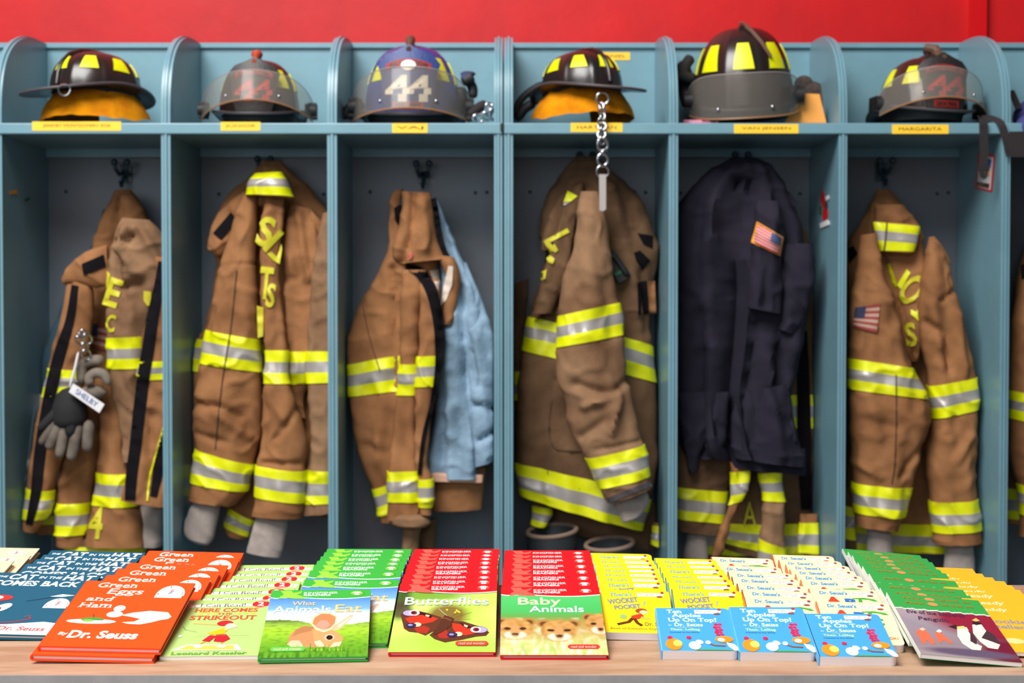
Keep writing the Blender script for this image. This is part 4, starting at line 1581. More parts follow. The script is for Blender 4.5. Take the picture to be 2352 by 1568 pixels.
rs = c.piece('right_front', [(282, 500, 342, 505), (262, 540, 376, 545), (250, 590, 388, 590), (246, 650, 380, 650), (246, 720, 356, 720), (250, 790, 340, 790), (252, 850, 332, 850), (262, 920, 322, 920),
                      (274, 990, 314, 990), (286, 1060, 304, 1060)], 4.21, .055, 'tan_grey', stripes=[(776, 772, 847, 845)],
             folds=[([(268, 560), (278, 640), (300, 690)], 10, -.016), ([(300, 520), (285, 580)], 9, .014), ([(285, 570), (330, 630)], 12, .02), ([(330, 520), (372, 600)], 9, .012),
                    ([(290, 660), (325, 650)], 10, -.022), ([(310, 545), (300, 555)], 8, -.02)])
sl = c.piece('right_sleeve', [(238, 880, 296, 880), (232, 960, 292, 960), (226, 1040, 288, 1040), (219, 1085, 300, 1085), (212, 1160, 312, 1160), (200, 1200, 328, 1200), (194, 1252, 330, 1252)], 4.25, .05, 'tan',
             stripes=[(1083, 1086, 1157, 1160)], folds=[([(240, 950), (232, 1060)], 12, .01)])
c.words('4', 220, 1200, 74, 6, .44, parent=sl)
rp = c.piece('right_panel', [(352, 590, 400, 590), (364, 640, 402, 640), (346, 720, 402, 720), (332, 800, 402, 800), (320, 880, 402, 880), (310, 960, 402, 960), (300, 1040, 402, 1040), (288, 1100, 402, 1105),
                      (277, 1148, 402, 1166)], 4.16, .028, 'tan', stripes=[(830, 828, 872, 870)], folds=[([(350, 950), (348, 1120)], 8, -.012)])
c.ribbon('closure_strip', [(370, 600), (366, 650), (350, 730), (340, 800), (330, 860), (320, 940), (311, 1020), (302, 1090), (298, 1148)], [14, 22, 27, 28, 28, 28, 27, 26, 24], 'velcro', rp)
c.ribbon('closure_strip', [(388, 990), (368, 1060), (352, 1140)], [30, 26, 16], 'velcro', rp)
c.ribbon('piping', [(376, 980), (356, 1050), (344, 1095), (338, 1150)], 4, 'lime', rp)
fl = c.piece('collar', [(246, 560, 252, 655), (215, 574, 222, 660), (185, 592, 192, 652), (160, 612, 166, 652), (142, 634, 146, 652)], 4.22, .022, 'tan')
c.patch('collar_patch_or_gap', [([(187, 606), (238, 584), (244, 612), (192, 632)], 0)], ['velcro'], fl)
c.flag([(209, 742), (246, 748), (245, 806), (207, 796)], parent=bk, stripes=4)
c.words('E', 260, 672, 66, 18, .50, parent=rs)
c.patch('lettering', [([(246, 622), (253, 630), (247, 662), (243, 660)], 0)], ['letter'], rs)
c.words('C', 254, 742, 42, 10, .52, parent=rs)
c.patch('lettering', [([(330, 668), (347, 670), (346, 702), (338, 702), (330, 690)], 0)], ['letter'], rs)
c.piece('liner_cuff', [(326, 1160, 376, 1165), (318, 1210, 372, 1210), (314, 1252, 368, 1252)], 4.28, .03, 'knit')

# trousers that peep out under the coat
c = Cloth('turnout_trousers', 'folded firefighter trousers showing one lime band at the bottom of the leftmost bay', 'trousers', 1, (262, 1245))
c.piece('leg', [(150, 1225, 335, 1225), (150, 1262, 335, 1262), (150, 1420, 335, 1420)], 4.31, .06, 'tan_dark', stripes=[(1248, 1250, 1318, 1320)])

# gloves
root = empty('work_gloves', at(180, 880, 4.16), 'pair of grey and black work gloves clipped on the open coat', 'gloves')
Cg = Cloth.__new__(Cloth)


def px_tube(mb, pts, r, Y, mi=0, n=10):
    """a bent tube through photograph pixels; r in pixels"""
    Ys = Y if isinstance(Y, (list, tuple)) else [Y] * len(pts)
    P = [(*p, y) for p, y in zip(pts, Ys)]
    rr = r if isinstance(r, (list, tuple)) else [r] * len(pts)
    K = (len(pts) - 1) * 5
    Q, R_ = [], []
    for i in range(K + 1):
        t = (len(pts) - 1) * i / K
        a = catmull(P, t)
        b = catmull([(k,) for k in rr], t)[0]
        Q.append(at(a[0], a[1], a[2]))
        e = min(1.0, sqrt(max(0.02, min(i, K - i) + 0.25) / 2.0))
        R_.append(max(b * e, 0.5) * PX)
    mb.tube(Q, R_, n, mi)


def part(mb, name, m, root, angle=60, **kw):
    o = mb.build(name, m, None, angle=angle, **kw)
    o.data.transform(Matrix.Translation(-root.location))
    o.parent = root
    return o


mb = MB()
px_tube(mb, [(165, 890), (160, 940), (162, 985)], [26, 40, 38], [4.185, 4.175, 4.175], n=18)
part(mb, 'palm', M['dark_glove'], root)
for pts, r, m in (([(140, 935), (112, 965), (88, 988)], 12, 'dark_glove'), ([(128, 955), (110, 995), (92, 1020)], 11, 'grey_glove'), ([(140, 965), (122, 1005), (110, 1032)], 13, 'grey_glove'),
                  ([(152, 965), (142, 1020), (135, 1052)], 13, 'grey_glove'), ([(180, 970), (170, 1025), (162, 1058)], 14, 'grey_glove'), ([(205, 965), (202, 1010), (200, 1038)], 14, 'grey_glove'),
                  ([(178, 930), (166, 970), (160, 1002)], 15, 'dark_glove')):
    mb = MB()
    px_tube(mb, pts, [r, r, r * .85], [4.16, 4.15, 4.145])
    part(mb, 'finger', M[m], root)
mb = MB()
px_tube(mb, [(190, 890), (200, 905), (215, 915)], 20, 4.165)
px_tube(mb, [(188, 880), (190, 840), (215, 828), (238, 828)], 13, 4.15)
px_tube(mb, [(208, 885), (206, 866), (222, 856), (240, 862), (250, 885)], [12, 12, 12, 12, 8], 4.14)
px_tube(mb, [(200, 900), (225, 900), (235, 890)], 18, 4.16)
part(mb, 'curled_glove', M['grey_glove'], root)
mb = MB()
q = [(168, 880), (240, 928), (228, 948), (158, 900)]
V = [at(x, y, 4.118) for x, y in q] + [at(x, y, 4.124) for x, y in q]
mb.add(V, [(0, 1, 2, 3), (7, 6, 5, 4), (0, 4, 5, 1), (1, 5, 6, 2), (2, 6, 7, 3), (3, 7, 4, 0)])
P, F = fit_text('SHELBY', (0.16, .25, .84, .8))
qq = [Vector((*p, 0)) for p in q]
T = []
for u, v in P:
    v = 1 - v
    top, bot = qq[0].lerp(qq[1], u), qq[3].lerp(qq[2], u)
    k = top.lerp(bot, v)
    T.append(at(k.x, k.y, 4.1165))
mb.add(T, F, 1)
part(mb, 'wrist_label', [M['white'], M['blue_ink']], root, recalc=False, smooth=False)


def ring(mb, cx, cy, rx, ry, wd, Y, tilt=0.0, mi=0):
    pts = []
    for k in range(20):
        a = 2 * pi * k / 20
        p = at(cx + rx * cos(a), cy + ry * sin(a), Y)
        p.y += tilt * sin(a + 0.8) * ry * PX
        pts.append(p)
    mb.tube(pts, wd * PX, 8, mi, closed=True)


root2 = empty('glove_clip', at(193, 770, 4.13), 'small chrome clip and rings holding the gloves on the leftmost coat', 'clip')
mb = MB()
for cx, cy, rx, ry in ((192, 764, 7, 7), (183, 780, 8, 9), (200, 778, 8, 12), (194, 797, 6, 9), (198, 815, 8, 12), (186, 770, 6, 6)):
    ring(mb, cx, cy, rx, ry, 2.6, 4.125, .8)
part(mb, 'rings', M['steel'], root2)
mb = MB()
px_tube(mb, [(180, 808), (172, 846), (160, 888)], 3.2, 4.12)
part(mb, 'key_rod', M['white'], root2)

# ---- bay 2
c = Cloth('turnout_coat', 'tan firefighter coat hung by its collar, two empty sleeves and grey knit cuffs hanging down', 'coat', 2, (610, 385), 'turnout coats in the lockers')
bd = c.piece('body', [(606, 370, 644, 370), (575, 402, 680, 402), (540, 435, 716, 435), (508, 480, 740, 470), (486, 530, 770, 505), (476, 560, 775, 545), (500, 600, 775, 600), (492, 660, 775, 660), (474, 740, 775, 740),
                      (450, 800, 775, 800), (442, 900, 775, 900), (440, 1000, 775, 1000), (430, 1100, 775, 1100), (418, 1150, 775, 1185)], 4.36, .05, 'tan',
             wave=[(3.2, .008, .15, 2)], stripes=[(778, 805, 850, 878), (1062, 1090, 1132, 1160)], folds=[([(640, 420), (700, 520), (725, 640)], 9, -.014), ([(600, 440), (520, 560)], 10, .01)])
c.piece('front_edge', [(668, 470, 715, 480), (660, 560, 735, 560), (655, 650, 770, 650), (655, 720, 775, 720), (658, 800, 775, 800), (668, 900, 705, 900), (690, 960, 706, 960)], 4.27, .045, 'tan',
        stripes=[(806, 806, 882, 880)], folds=[([(690, 490), (712, 640)], 8, .014), ([(720, 500), (735, 620)], 8, .012), ([(660, 640), (690, 640)], 5, -.008), ([(665, 660), (672, 780)], 8, .012)])
c.piece('front_flap', [(744, 490, 775, 480), (730, 560, 775, 550), (718, 640, 775, 640), (713, 720, 775, 720), (708, 800, 775, 800), (712, 900, 775, 900), (716, 1000, 775, 1000), (706, 1070, 775, 1070), (698, 1150, 775, 1150), (695, 1182, 775, 1176)], 4.22, .03, 'tan_grey',
        stripes=[(806, 806, 880, 876), (1078, 1082, 1156, 1154)])
ls = c.piece('left_sleeve', [(562, 450, 594, 445), (540, 500, 592, 500), (522, 560, 590, 560), (508, 610, 588, 610), (495, 680, 590, 680), (478, 755, 592, 770), (464, 840, 594, 855), (449, 920, 600, 920), (445, 990, 602, 990),
                       (450, 1030, 592, 1045), (440, 1110, 565, 1125), (436, 1146, 540, 1160)], 4.22, .06, 'tan', stripes=[(757, 778, 833, 852), (1030, 1066, 1106, 1126)],
             folds=[([(450, 925), (510, 930), (560, 955)], 8, -.014), ([(455, 990), (520, 1010)], 9, -.010), ([(520, 950), (580, 1000)], 9, .012), ([(510, 610), (588, 606)], 3, -.004)])
c.ribbon('seam', [(543, 620), (535, 700), (527, 770), (512, 860), (500, 960), (494, 1030)], 2.2, 'seam', ls)
ms = c.piece('right_sleeve', [(612, 450, 655, 450), (600, 520, 653, 520), (594, 600, 642, 600), (598, 700, 650, 700), (608, 800, 660, 800), (606, 880, 662, 880), (603, 960, 690, 960), (602, 1030, 702, 1030), (592, 1070, 697, 1082),
                       (590, 1150, 692, 1160), (584, 1182, 690, 1187)], 4.2, .052, 'tan', stripes=[(804, 804, 880, 880), (1067, 1080, 1138, 1152)],
             folds=[([(620, 900), (660, 960)], 10, .010), ([(640, 1000), (690, 930)], 8, -.012), ([(610, 1060), (690, 1062)], 8, -.01)])
c.patch('closure_strip', [([(566, 1085), (590, 1082), (560, 1165), (540, 1160)], 0)], ['velcro'], bd)
c.words('S', 611, 532, 70, 14, .55, parent=ms)
c.patch('lettering', [([(602, 570), (645, 524), (652, 536), (610, 580)], 0), ([(613, 582), (624, 578), (636, 590), (646, 560), (648, 572), (642, 606), (628, 598)], 0)], ['letter'], ms)
c.words('T', 611, 650, 74, 6, .42, parent=ms)
c.words('S', 622, 678, 56, 8, .36, parent=ms)
c.patch('lettering', [([(590, 702), (605, 706), (604, 772), (592, 776)], 0)], ['letter'], ms)
c.patch('lettering', [([(688, 688), (700, 690), (702, 704), (690, 700)], 0)], ['letter'], bd)
cl = c.piece('collar', [(588, 398, 640, 395), (574, 424, 660, 424), (568, 450, 672, 456)], 4.2, .05, 'tan', stripes=[(398, 396, 448, 452)])
lp = c.piece('lapel', [(560, 440, 590, 452), (515, 478, 560, 520), (484, 525, 520, 580), (476, 568, 502, 592)], 4.26, .03, 'tan')
c.patch('collar_patch_or_gap', [([(489, 535), (530, 487), (546, 505), (508, 551)], 0)], ['velcro'], lp)
c.piece('lapel_fold', [(712, 478, 752, 520), (700, 500, 748, 540), (690, 500, 735, 545)], 4.28, .03, 'tan')
c.piece('cuff', [(447, 1146, 506, 1152), (432, 1182, 500, 1188), (417, 1218, 488, 1236), (450, 1246, 478, 1250)], 4.22, .03, 'knit', amp=.004)
c.piece('cuff', [(592, 1176, 662, 1186), (577, 1222, 656, 1232), (566, 1266, 645, 1278)], 4.2, .032, 'knit', amp=.004)
c.piece('storm_flap', [(575, 1090, 605, 1090), (552, 1140, 594, 1150), (528, 1172, 578, 1198), (521, 1215, 566, 1234), (530, 1232, 552, 1238)], 4.3, .02, 'tan', stripes=[(1166, 1192, 1210, 1230)])

# ---- bay 3
c = Cloth('quilted_liner', 'pale blue quilted liner coat with a brown hem hanging behind the third tan coat', 'coat', 3, (972, 395))
c.piece('body', [(985, 455, 1005, 455), (990, 490, 1022, 490), (1000, 540, 1042, 540), (1010, 600, 1065, 600), (1012, 660, 1092, 660), (1010, 730, 1112, 720), (1008, 800, 1122, 800), (1002, 900, 1115, 900),
                 (994, 1000, 1108, 1000), (984, 1060, 1100, 1075), (982, 1098, 1108, 1096)], 4.29, .05, 'quilt', wave=[(2.5, .010, .2, 2)], folds=[([(1060, 660), (1072, 860), (1100, 1050)], 9, -.016), ([(1035, 760), (1030, 1000)], 12, .012)])
c.piece('sleeve', [(1062, 600, 1075, 600), (1070, 660, 1098, 655), (1076, 720, 1120, 715), (1080, 800, 1136, 800), (1082, 900, 1136, 900), (1088, 1000, 1136, 1000), (1094, 1070, 1130, 1060)], 4.26, .045, 'quilt',
        folds=[([(1090, 930), (1135, 935)], 5, -.02), ([(1085, 815), (1095, 880)], 8, -.016), ([(1100, 1010), (1135, 990)], 6, -.014)])
bn = c.piece('binding', [(983, 1084, 1110, 1090), (982, 1096, 1109, 1102), (984, 1104, 1108, 1108)], 4.262, .012, 'peach', amp=.002)
c.piece('hem', [(1005, 1070, 1118, 1070), (992, 1130, 1112, 1130), (988, 1172, 1108, 1168)], 4.315, .035, 'tan', amp=.003)

c = Cloth('turnout_coat', 'tan firefighter coat with curled collar and a curved black strip, beside the pale blue liner', 'coat', 3, (972, 395), 'turnout coats in the lockers')
bd = c.piece('body', [(900, 540, 960, 540), (890, 580, 1000, 570), (872, 620, 1010, 620), (850, 660, 1012, 650), (828, 690, 1014, 690), (806, 760, 1012, 760), (800, 800, 1010, 800), (808, 900, 1004, 900), (818, 1000, 985, 1000),
                      (842, 1080, 982, 1080), (864, 1130, 980, 1130), (876, 1196, 980, 1200)], 4.31, .07, 'tan', wave=[(3.2, .008, .15, 2)], stripes=[(838, 800, 910, 882), (1122, 1076, 1184, 1150)],
             folds=[([(905, 620), (915, 760), (915, 880)], 10, -.018), ([(835, 690), (860, 800)], 4, -.004), ([(840, 1020), (900, 1040)], 9, -.01)])
c.ribbon('seam', [(830, 690), (850, 780), (872, 850)], 2.2, 'seam', bd)
c.piece('left_sleeve', [(928, 620, 976, 620), (922, 700, 966, 700), (922, 800, 962, 800), (917, 870, 958, 870), (906, 950, 956, 950), (901, 1040, 958, 1040), (898, 1080, 966, 1080), (897, 1150, 966, 1155), (894, 1192, 968, 1192)],
        4.23, .045, 'tan', stripes=[(836, 836, 907, 907), (1081, 1079, 1150, 1150)])
c.piece('cuff_band', [(898, 1176, 978, 1180), (893, 1196, 990, 1198), (905, 1206, 980, 1208)], 4.225, .05, 'tan_grey', amp=.002)
rp = c.piece('right_front', [(966, 640, 1006, 640), (966, 700, 1012, 700), (966, 800, 1008, 800), (960, 880, 1002, 880), (957, 960, 986, 960), (957, 1060, 976, 1060), (964, 1100, 990, 1100), (966, 1180, 990, 1182)], 4.21, .032, 'tan',
             stripes=[(818, 816, 888, 886), (1100, 1098, 1164, 1164)])
c.ribbon('closure_strip', [(932, 610), (962, 624), (985, 655), (1000, 700), (1009, 760), (1006, 840), (994, 920), (974, 1000), (963, 1090)], [10, 24, 26, 26, 24, 14, 10, 10, 9], 'velcro', None, .007)
c.piece('facing', [(1000, 585, 1040, 590), (1020, 620, 1056, 622), (1030, 660, 1058, 660), (1020, 700, 1050, 700), (1014, 745, 1036, 745)], 4.24, .022, 'tan')
c.patch('lining', [([(986, 622), (1008, 618), (1013, 650), (1013, 680), (1000, 652)], 0), ([(1030, 610), (1041, 612), (1038, 655), (1024, 690), (1012, 702), (1018, 660)], 0)], ['pale'])
ol = c.piece('collar', [(902, 440, 926, 434), (895, 470, 920, 470), (893, 520, 920, 520), (893, 570, 918, 570), (886, 610, 920, 610)], 4.29, .04, 'tan')
cl = c.piece('collar_flap', [(925, 440, 985, 443), (928, 480, 996, 480), (922, 520, 998, 520), (913, 560, 1008, 555), (911, 588, 1022, 580), (922, 606, 1030, 594)], 4.24, .035, 'tan',
             folds=[([(950, 450), (945, 540), (930, 600)], 7, -.012), ([(975, 460), (980, 570)], 12, .008)])
c.patch('collar_patch_or_gap', [([(905, 478), (916, 470), (931, 474), (933, 490), (926, 508), (914, 516), (907, 505)], 0)], ['velcro'], ol)  # shade inside the open collar loop, painted as a black patch
c.ribbon('neck_binding', [(996, 455), (1004, 500), (1010, 545), (1020, 575), (1028, 592)], 13, 'velcro', cl)
c.patch('paint_spot', [([(940, 579), (946, 578), (949, 586), (946, 594), (938, 596), (936, 588)], 0)], ['red_knob'], cl)
c.piece('inner_cuff', [(922, 1198, 970, 1198), (924, 1240, 964, 1240), (922, 1320, 962, 1320)], 4.25, .03, 'knit_tan', amp=.008)
c.piece('inner_cuff', [(958, 1195, 1000, 1190), (962, 1250, 998, 1250), (966, 1320, 1002, 1320)], 4.32, .03, 'tan_dark')

# ---- bay 4
c = Cloth('turnout_coat', 'brown firefighter coat with one sleeve slanting across it, under the key chain', 'coat', 4, (1345, 375), 'turnout coats in the lockers')
c.piece('inner_hem', [(1250, 1135, 1506, 1150), (1256, 1180, 1512, 1200), (1280, 1212, 1512, 1240), (1350, 1238, 1506, 1262)], 4.39, .03, 'tan_dark', folds=[])
bd = c.piece('body', [(1326, 360, 1366, 360), (1296, 392, 1402, 392), (1268, 432, 1452, 432), (1248, 486, 1482, 486), (1242, 540, 1500, 535), (1256, 582, 1512, 575), (1246, 640, 1504, 640), (1226, 700, 1496, 700), (1212, 740, 1492, 740),
                      (1204, 800, 1496, 800), (1192, 900, 1506, 900), (1185, 1000, 1510, 1000), (1188, 1062, 1505, 1080), (1204, 1140, 1470, 1215)], 4.33, .07, 'tan_dark',
             wave=[(3.2, .008, .15, 2)], stripes=[(727, 795, 803, 878), (1060, 1145, 1138, 1216)],
             folds=[([(1330, 440), (1310, 520), (1290, 640), (1235, 720)], 12, -.03), ([(1300, 480), (1260, 620)], 10, .012), ([(1400, 430), (1430, 560), (1460, 720)], 12, .012), ([(1262, 900), (1280, 860)], 7, -.014),
                    ([(1258, 1070), (1258, 1140)], 4, .006), ([(1470, 620), (1480, 760)], 8, -.012)])
c.piece('collar', [(1300, 432, 1340, 420), (1272, 470, 1330, 480), (1252, 530, 1300, 540), (1246, 575, 1278, 575)], 4.27, .03, 'tan_dark')
yk = c.piece('yoke', [(1300, 455, 1335, 450), (1284, 520, 1322, 520), (1262, 600, 1312, 600), (1240, 660, 1296, 660), (1222, 720, 1270, 720)], 4.25, .035, 'tan_dark', folds=[([(1290, 470), (1250, 640)], 9, .012)])
c.ribbon('pocket_seam', [(1266, 920), (1261, 970), (1264, 1010), (1282, 1032), (1335, 1036)], 3, 'seam', bd)
ls = c.piece('left_sleeve', [(1334, 440, 1372, 440), (1322, 500, 1394, 510), (1314, 570, 1402, 580), (1292, 640, 1412, 650), (1285, 720, 1420, 697), (1279, 795, 1432, 767), (1280, 860, 1442, 850), (1298, 925, 1456, 920),
                       (1308, 990, 1470, 985), (1345, 1054, 1480, 1022), (1376, 1120, 1492, 1090), (1392, 1156, 1497, 1116)], 4.18, .06, 'tan_grey',
             stripes=[(725, 695, 797, 768), (1052, 1020, 1120, 1091)],
             folds=[([(1320, 880), (1400, 905), (1450, 870)], 9, -.014), ([(1340, 930), (1420, 900)], 9, .014), ([(1400, 990), (1420, 920)], 9, .012), ([(1330, 1000), (1390, 960)], 10, -.010), ([(1365, 1030), (1470, 1010)], 6, -.006)])
c.ribbon('cuff_band', [(1396, 1150), (1445, 1130), (1496, 1110)], 13, 'rim', ls)
c.piece('cuff', [(1412, 1145, 1480, 1118), (1420, 1172, 1490, 1150), (1430, 1196, 1470, 1182), (1434, 1200, 1448, 1192)], 4.2, .025, 'knit', amp=.004)
c.words('L', 1283, 552, 62, 62, .5, parent=yk)
c.patch('lettering', [([(1264, 566), (1274, 560), (1282, 574), (1276, 580), (1264, 574)], 0), ([(1255, 592), (1264, 586), (1274, 594), (1270, 606), (1258, 602)], 0), ([(1244, 624), (1256, 618), (1252, 640), (1242, 644)], 0)], ['letter'], yk)
c.patch('collar_band', [([(1304, 438), (1326, 450), (1312, 462), (1294, 464)], 0), ([(1296, 465), (1310, 463), (1300, 470), (1294, 471)], 1)], ['lime', 'silver'], yk)
c.patch('collar_patch_or_gap', [([(1464, 535), (1500, 541), (1499, 570), (1478, 560)], 0), ([(1456, 580), (1470, 575), (1494, 598), (1476, 620), (1462, 600)], 0)], ['velcro'], bd)
c.patch('radio_pocket', [([(1464, 648), (1486, 644), (1490, 720), (1466, 724)], 0)], ['velcro'], bd)
c.patch('pocket_tab', [([(1486, 645), (1504, 645), (1507, 720), (1492, 720)], 0)], ['tan'], bd)
for xx in (0,):
    c.piece('side_hem', [(1500, 1200, 1515, 1200), (1498, 1250, 1514, 1258)], 4.3, .012, 'tan', stripes=[(1206, 1206, 1252, 1252)])
c.piece('tail', [(1222, 1150, 1262, 1155), (1222, 1175, 1266, 1182), (1220, 1205, 1246, 1212)], 4.33, .02, 'tan_dark', stripes=[(1160, 1166, 1205, 1212)])
c.piece('side', [(1160, 660, 1212, 640), (1160, 760, 1206, 760), (1160, 900, 1196, 900), (1160, 940, 1194, 940)], 4.41, .02, 'tan_dark', stripes=[(852, 852, 918, 918)])

root = empty('radio_clip', at(1424, 608, 4.22), 'black radio clip on the chest of the brown coat under the key chain', 'clip')
mb = MB()
q = [(1402, 572), (1418, 584), (1447, 626), (1440, 640), (1422, 650), (1408, 628)]
mb.prism(q, lambda a, b, k: at(a, b, 4.235 if k else 4.262))
part(mb, 'body', M['rubber'], root, angle=30)
mb = MB()
px_tube(mb, [(1404, 580), (1424, 606), (1442, 634)], 7, 4.232)
part(mb, 'lever', M['rubber'], root)
mb = MB()
mb.prism([(1411, 626), (1426, 620), (1428, 628), (1414, 634)], lambda a, b, k: at(a, b, 4.2325 if k else 4.236))
part(mb, 'lamp', M['green_sticker'], root, angle=30)

# ---- bay 5
c = Cloth('turnout_coat', 'firefighter coat mostly hidden behind the navy shirt', 'coat', 5, (1700, 375), 'turnout coats in the lockers')
c.piece('body', [(1640, 420, 1760, 420), (1600, 520, 1840, 520), (1590, 620, 1858, 620), (1590, 700, 1868, 700), (1590, 800, 1874, 800), (1590, 900, 1880, 900), (1590, 1000, 1880, 1000), (1590, 1100, 1876, 1100),
                 (1590, 1200, 1876, 1190), (1590, 1275, 1880, 1275)], 4.41, .035, 'tan_dark', stripes=[(905, 905, 980, 982), (1200, 1200, 1270, 1270)])
c.ribbon('closure_strip', [(1842, 760), (1846, 900), (1848, 1040), (1852, 1170)], [24, 30, 32, 24], 'velcro')
c.piece('left_sleeve', [(1558, 1020, 1692, 1020), (1556, 1060, 1690, 1060), (1554, 1115, 1670, 1127), (1553, 1185, 1661, 1198), (1556, 1216, 1656, 1228)], 4.29, .05, 'tan_dark', stripes=[(1115, 1127, 1187, 1199)])
c.piece('front_edge', [(1676, 1060, 1722, 1065), (1678, 1100, 1718, 1105), (1678, 1140, 1706, 1145), (1670, 1175, 1690, 1172), (1650, 1230, 1668, 1230), (1636, 1275, 1652, 1275)], 4.24, .016, 'tan', stripes=[(1084, 1080, 1160, 1150)])
c.piece('right_sleeve', [(1745, 1050, 1792, 1050), (1752, 1100, 1792, 1100), (1756, 1150, 1798, 1150), (1748, 1210, 1802, 1210), (1740, 1300, 1806, 1300)], 4.26, .035, 'tan_grey', stripes=[(1085, 1080, 1148, 1150), (1237, 1258, 1305, 1312)])
c.piece('back_hem', [(1650, 1080, 1770, 1080), (1655, 1180, 1765, 1180), (1668, 1260, 1760, 1285)], 4.36, .02, 'tan_dark', stripes=[(1198, 1205, 1245, 1270)])
c.words('A', 1722, 1180, 56, 0, .55, bold=.0)
c.piece('hem_edge', [(1836, 1180, 1876, 1180), (1834, 1270, 1878, 1275)], 4.3, .015, 'tan', stripes=[(1200, 1200, 1268, 1270)])
c.piece('cuff', [(1582, 1212, 1622, 1218), (1575, 1250, 1622, 1252), (1570, 1300, 1626, 1300)], 4.3, .028, 'knit', amp=.004)

c = Cloth('navy_shirt', 'dark navy short-sleeved shirt with a bright flag patch hanging over a coat', 'shirt', 5, (1700, 375))
c.piece('body', [(1678, 362, 1726, 362), (1650, 378, 1764, 380), (1616, 405, 1796, 412), (1578, 445, 1818, 452), (1558, 490, 1832, 495), (1550, 560, 1850, 560), (1550, 640, 1868, 640), (1550, 700, 1866, 700), (1552, 800, 1846, 800),
                 (1554, 900, 1822, 900), (1560, 960, 1824, 960), (1572, 1020, 1832, 1020), (1590, 1050, 1838, 1050)], 4.27, .075, 'navy', amp=.012, wave=[(4.5, .022, .1, 1.0), (8, .006, .3, 2)],
        folds=[([(1690, 420), (1690, 600), (1680, 760), (1672, 1050)], 9, -.035), ([(1720, 420), (1712, 560)], 6, -.012), ([(1630, 480), (1600, 700)], 14, .012), ([(1640, 800), (1635, 1050)], 14, .020), ([(1610, 800), (1605, 1050)], 7, -.020),
               ([(1740, 780), (1770, 900), (1800, 1000)], 14, .022), ([(1730, 740), (1748, 800)], 10, -.014), ([(1770, 740), (1800, 850)], 7, -.010)])
c.piece('left_hem', [(1556, 900, 1640, 900), (1562, 980, 1640, 980), (1574, 1040, 1610, 1040), (1582, 1076, 1604, 1076), (1586, 1088, 1596, 1086)], 4.215, .02, 'navy')
c.piece('left_hem', [(1622, 900, 1672, 900), (1622, 980, 1668, 980), (1622, 1030, 1660, 1030), (1624, 1044, 1658, 1036)], 4.205, .024, 'navy')
c.piece('right_hem', [(1692, 900, 1812, 880), (1680, 980, 1824, 970), (1682, 1024, 1838, 1030), (1686, 1040, 1846, 1056), (1690, 1052, 1847, 1072)], 4.215, .04, 'navy', folds=[([(1755, 880), (1790, 1040)], 12, .012)])
c.piece('inner_hem', [(1670, 1020, 1845, 1030), (1680, 1060, 1848, 1075), (1684, 1072, 1845, 1090)], 4.25, .03, 'navy')
sl = c.piece('sleeve', [(1738, 460, 1782, 462), (1732, 510, 1806, 540), (1726, 580, 1798, 600), (1722, 640, 1798, 655), (1718, 700, 1796, 716), (1720, 708, 1794, 720)], 4.19, .035, 'navy', folds=[([(1755, 560), (1750, 700)], 9, -.008)])
c.piece('sleeve_back', [(1790, 560, 1860, 560), (1795, 650, 1866, 650), (1790, 710, 1850, 720), (1785, 755, 1828, 770)], 4.215, .04, 'navy')
c.piece('collar', [(1690, 366, 1700, 400), (1740, 378, 1738, 420), (1780, 412, 1772, 445), (1815, 448, 1806, 474), (1838, 466, 1822, 480)], 4.24, .016, 'navy', amp=.002)
c.flag([(1738, 508), (1800, 545), (1792, 588), (1725, 556)], ('flag_red2', 'flag_white2', 'flag_blue2'), 'right', 'gold', parent=sl, stripes=7)

# ---- bay 6
c = Cloth('turnout_coat', 'tan firefighter coat with a lime collar tab and both sleeves full, in the rightmost bay', 'coat', 6, (2030, 388), 'turnout coats in the lockers')
bd = c.piece('back', [(2012, 436, 2048, 436), (1992, 478, 2074, 478), (1966, 520, 2098, 520), (1946, 562, 2118, 560), (1944, 620, 2140, 620), (1948, 700, 2180, 700), (1950, 800, 2190, 800), (1950, 900, 2200, 900), (1950, 1000, 2200, 1000),
                      (1945, 1100, 2200, 1100), (1940, 1200, 2210, 1210), (1945, 1262, 2205, 1270)], 4.38, .04, 'tan', stripes=[(1190, 1205, 1258, 1268)], folds=[([(2000, 470), (1985, 600)], 8, .010), ([(2010, 490), (2070, 500)], 8, -.012)])
yk = c.piece('yoke', [(2010, 470, 2080, 470), (2008, 520, 2110, 520), (2015, 580, 2120, 575), (2024, 650, 2136, 640), (2036, 700, 2132, 700), (2054, 780, 2116, 790), (2085, 830, 2110, 830)], 4.28, .035, 'tan',
             folds=[([(2020, 590), (2060, 700), (2100, 810)], 8, -.016)])
c.words('O', 2095, 665, 78, 40, .55, parent=yk)
c.patch('lettering', [([(2060, 655), (2083, 618), (2091, 626), (2070, 664)], 0), ([(2037, 606), (2043, 604), (2060, 650), (2058, 662), (2050, 650)], 0), ([(2092, 710), (2104, 716), (2124, 684), (2124, 700), (2112, 720), (2118, 732), (2112, 738), (2092, 722)], 0),
                      ([(2034, 672), (2044, 664), (2046, 676), (2036, 684)], 0)], ['lime'], yk)
c.words('S', 2092, 768, 56, -8, .45, parent=yk)
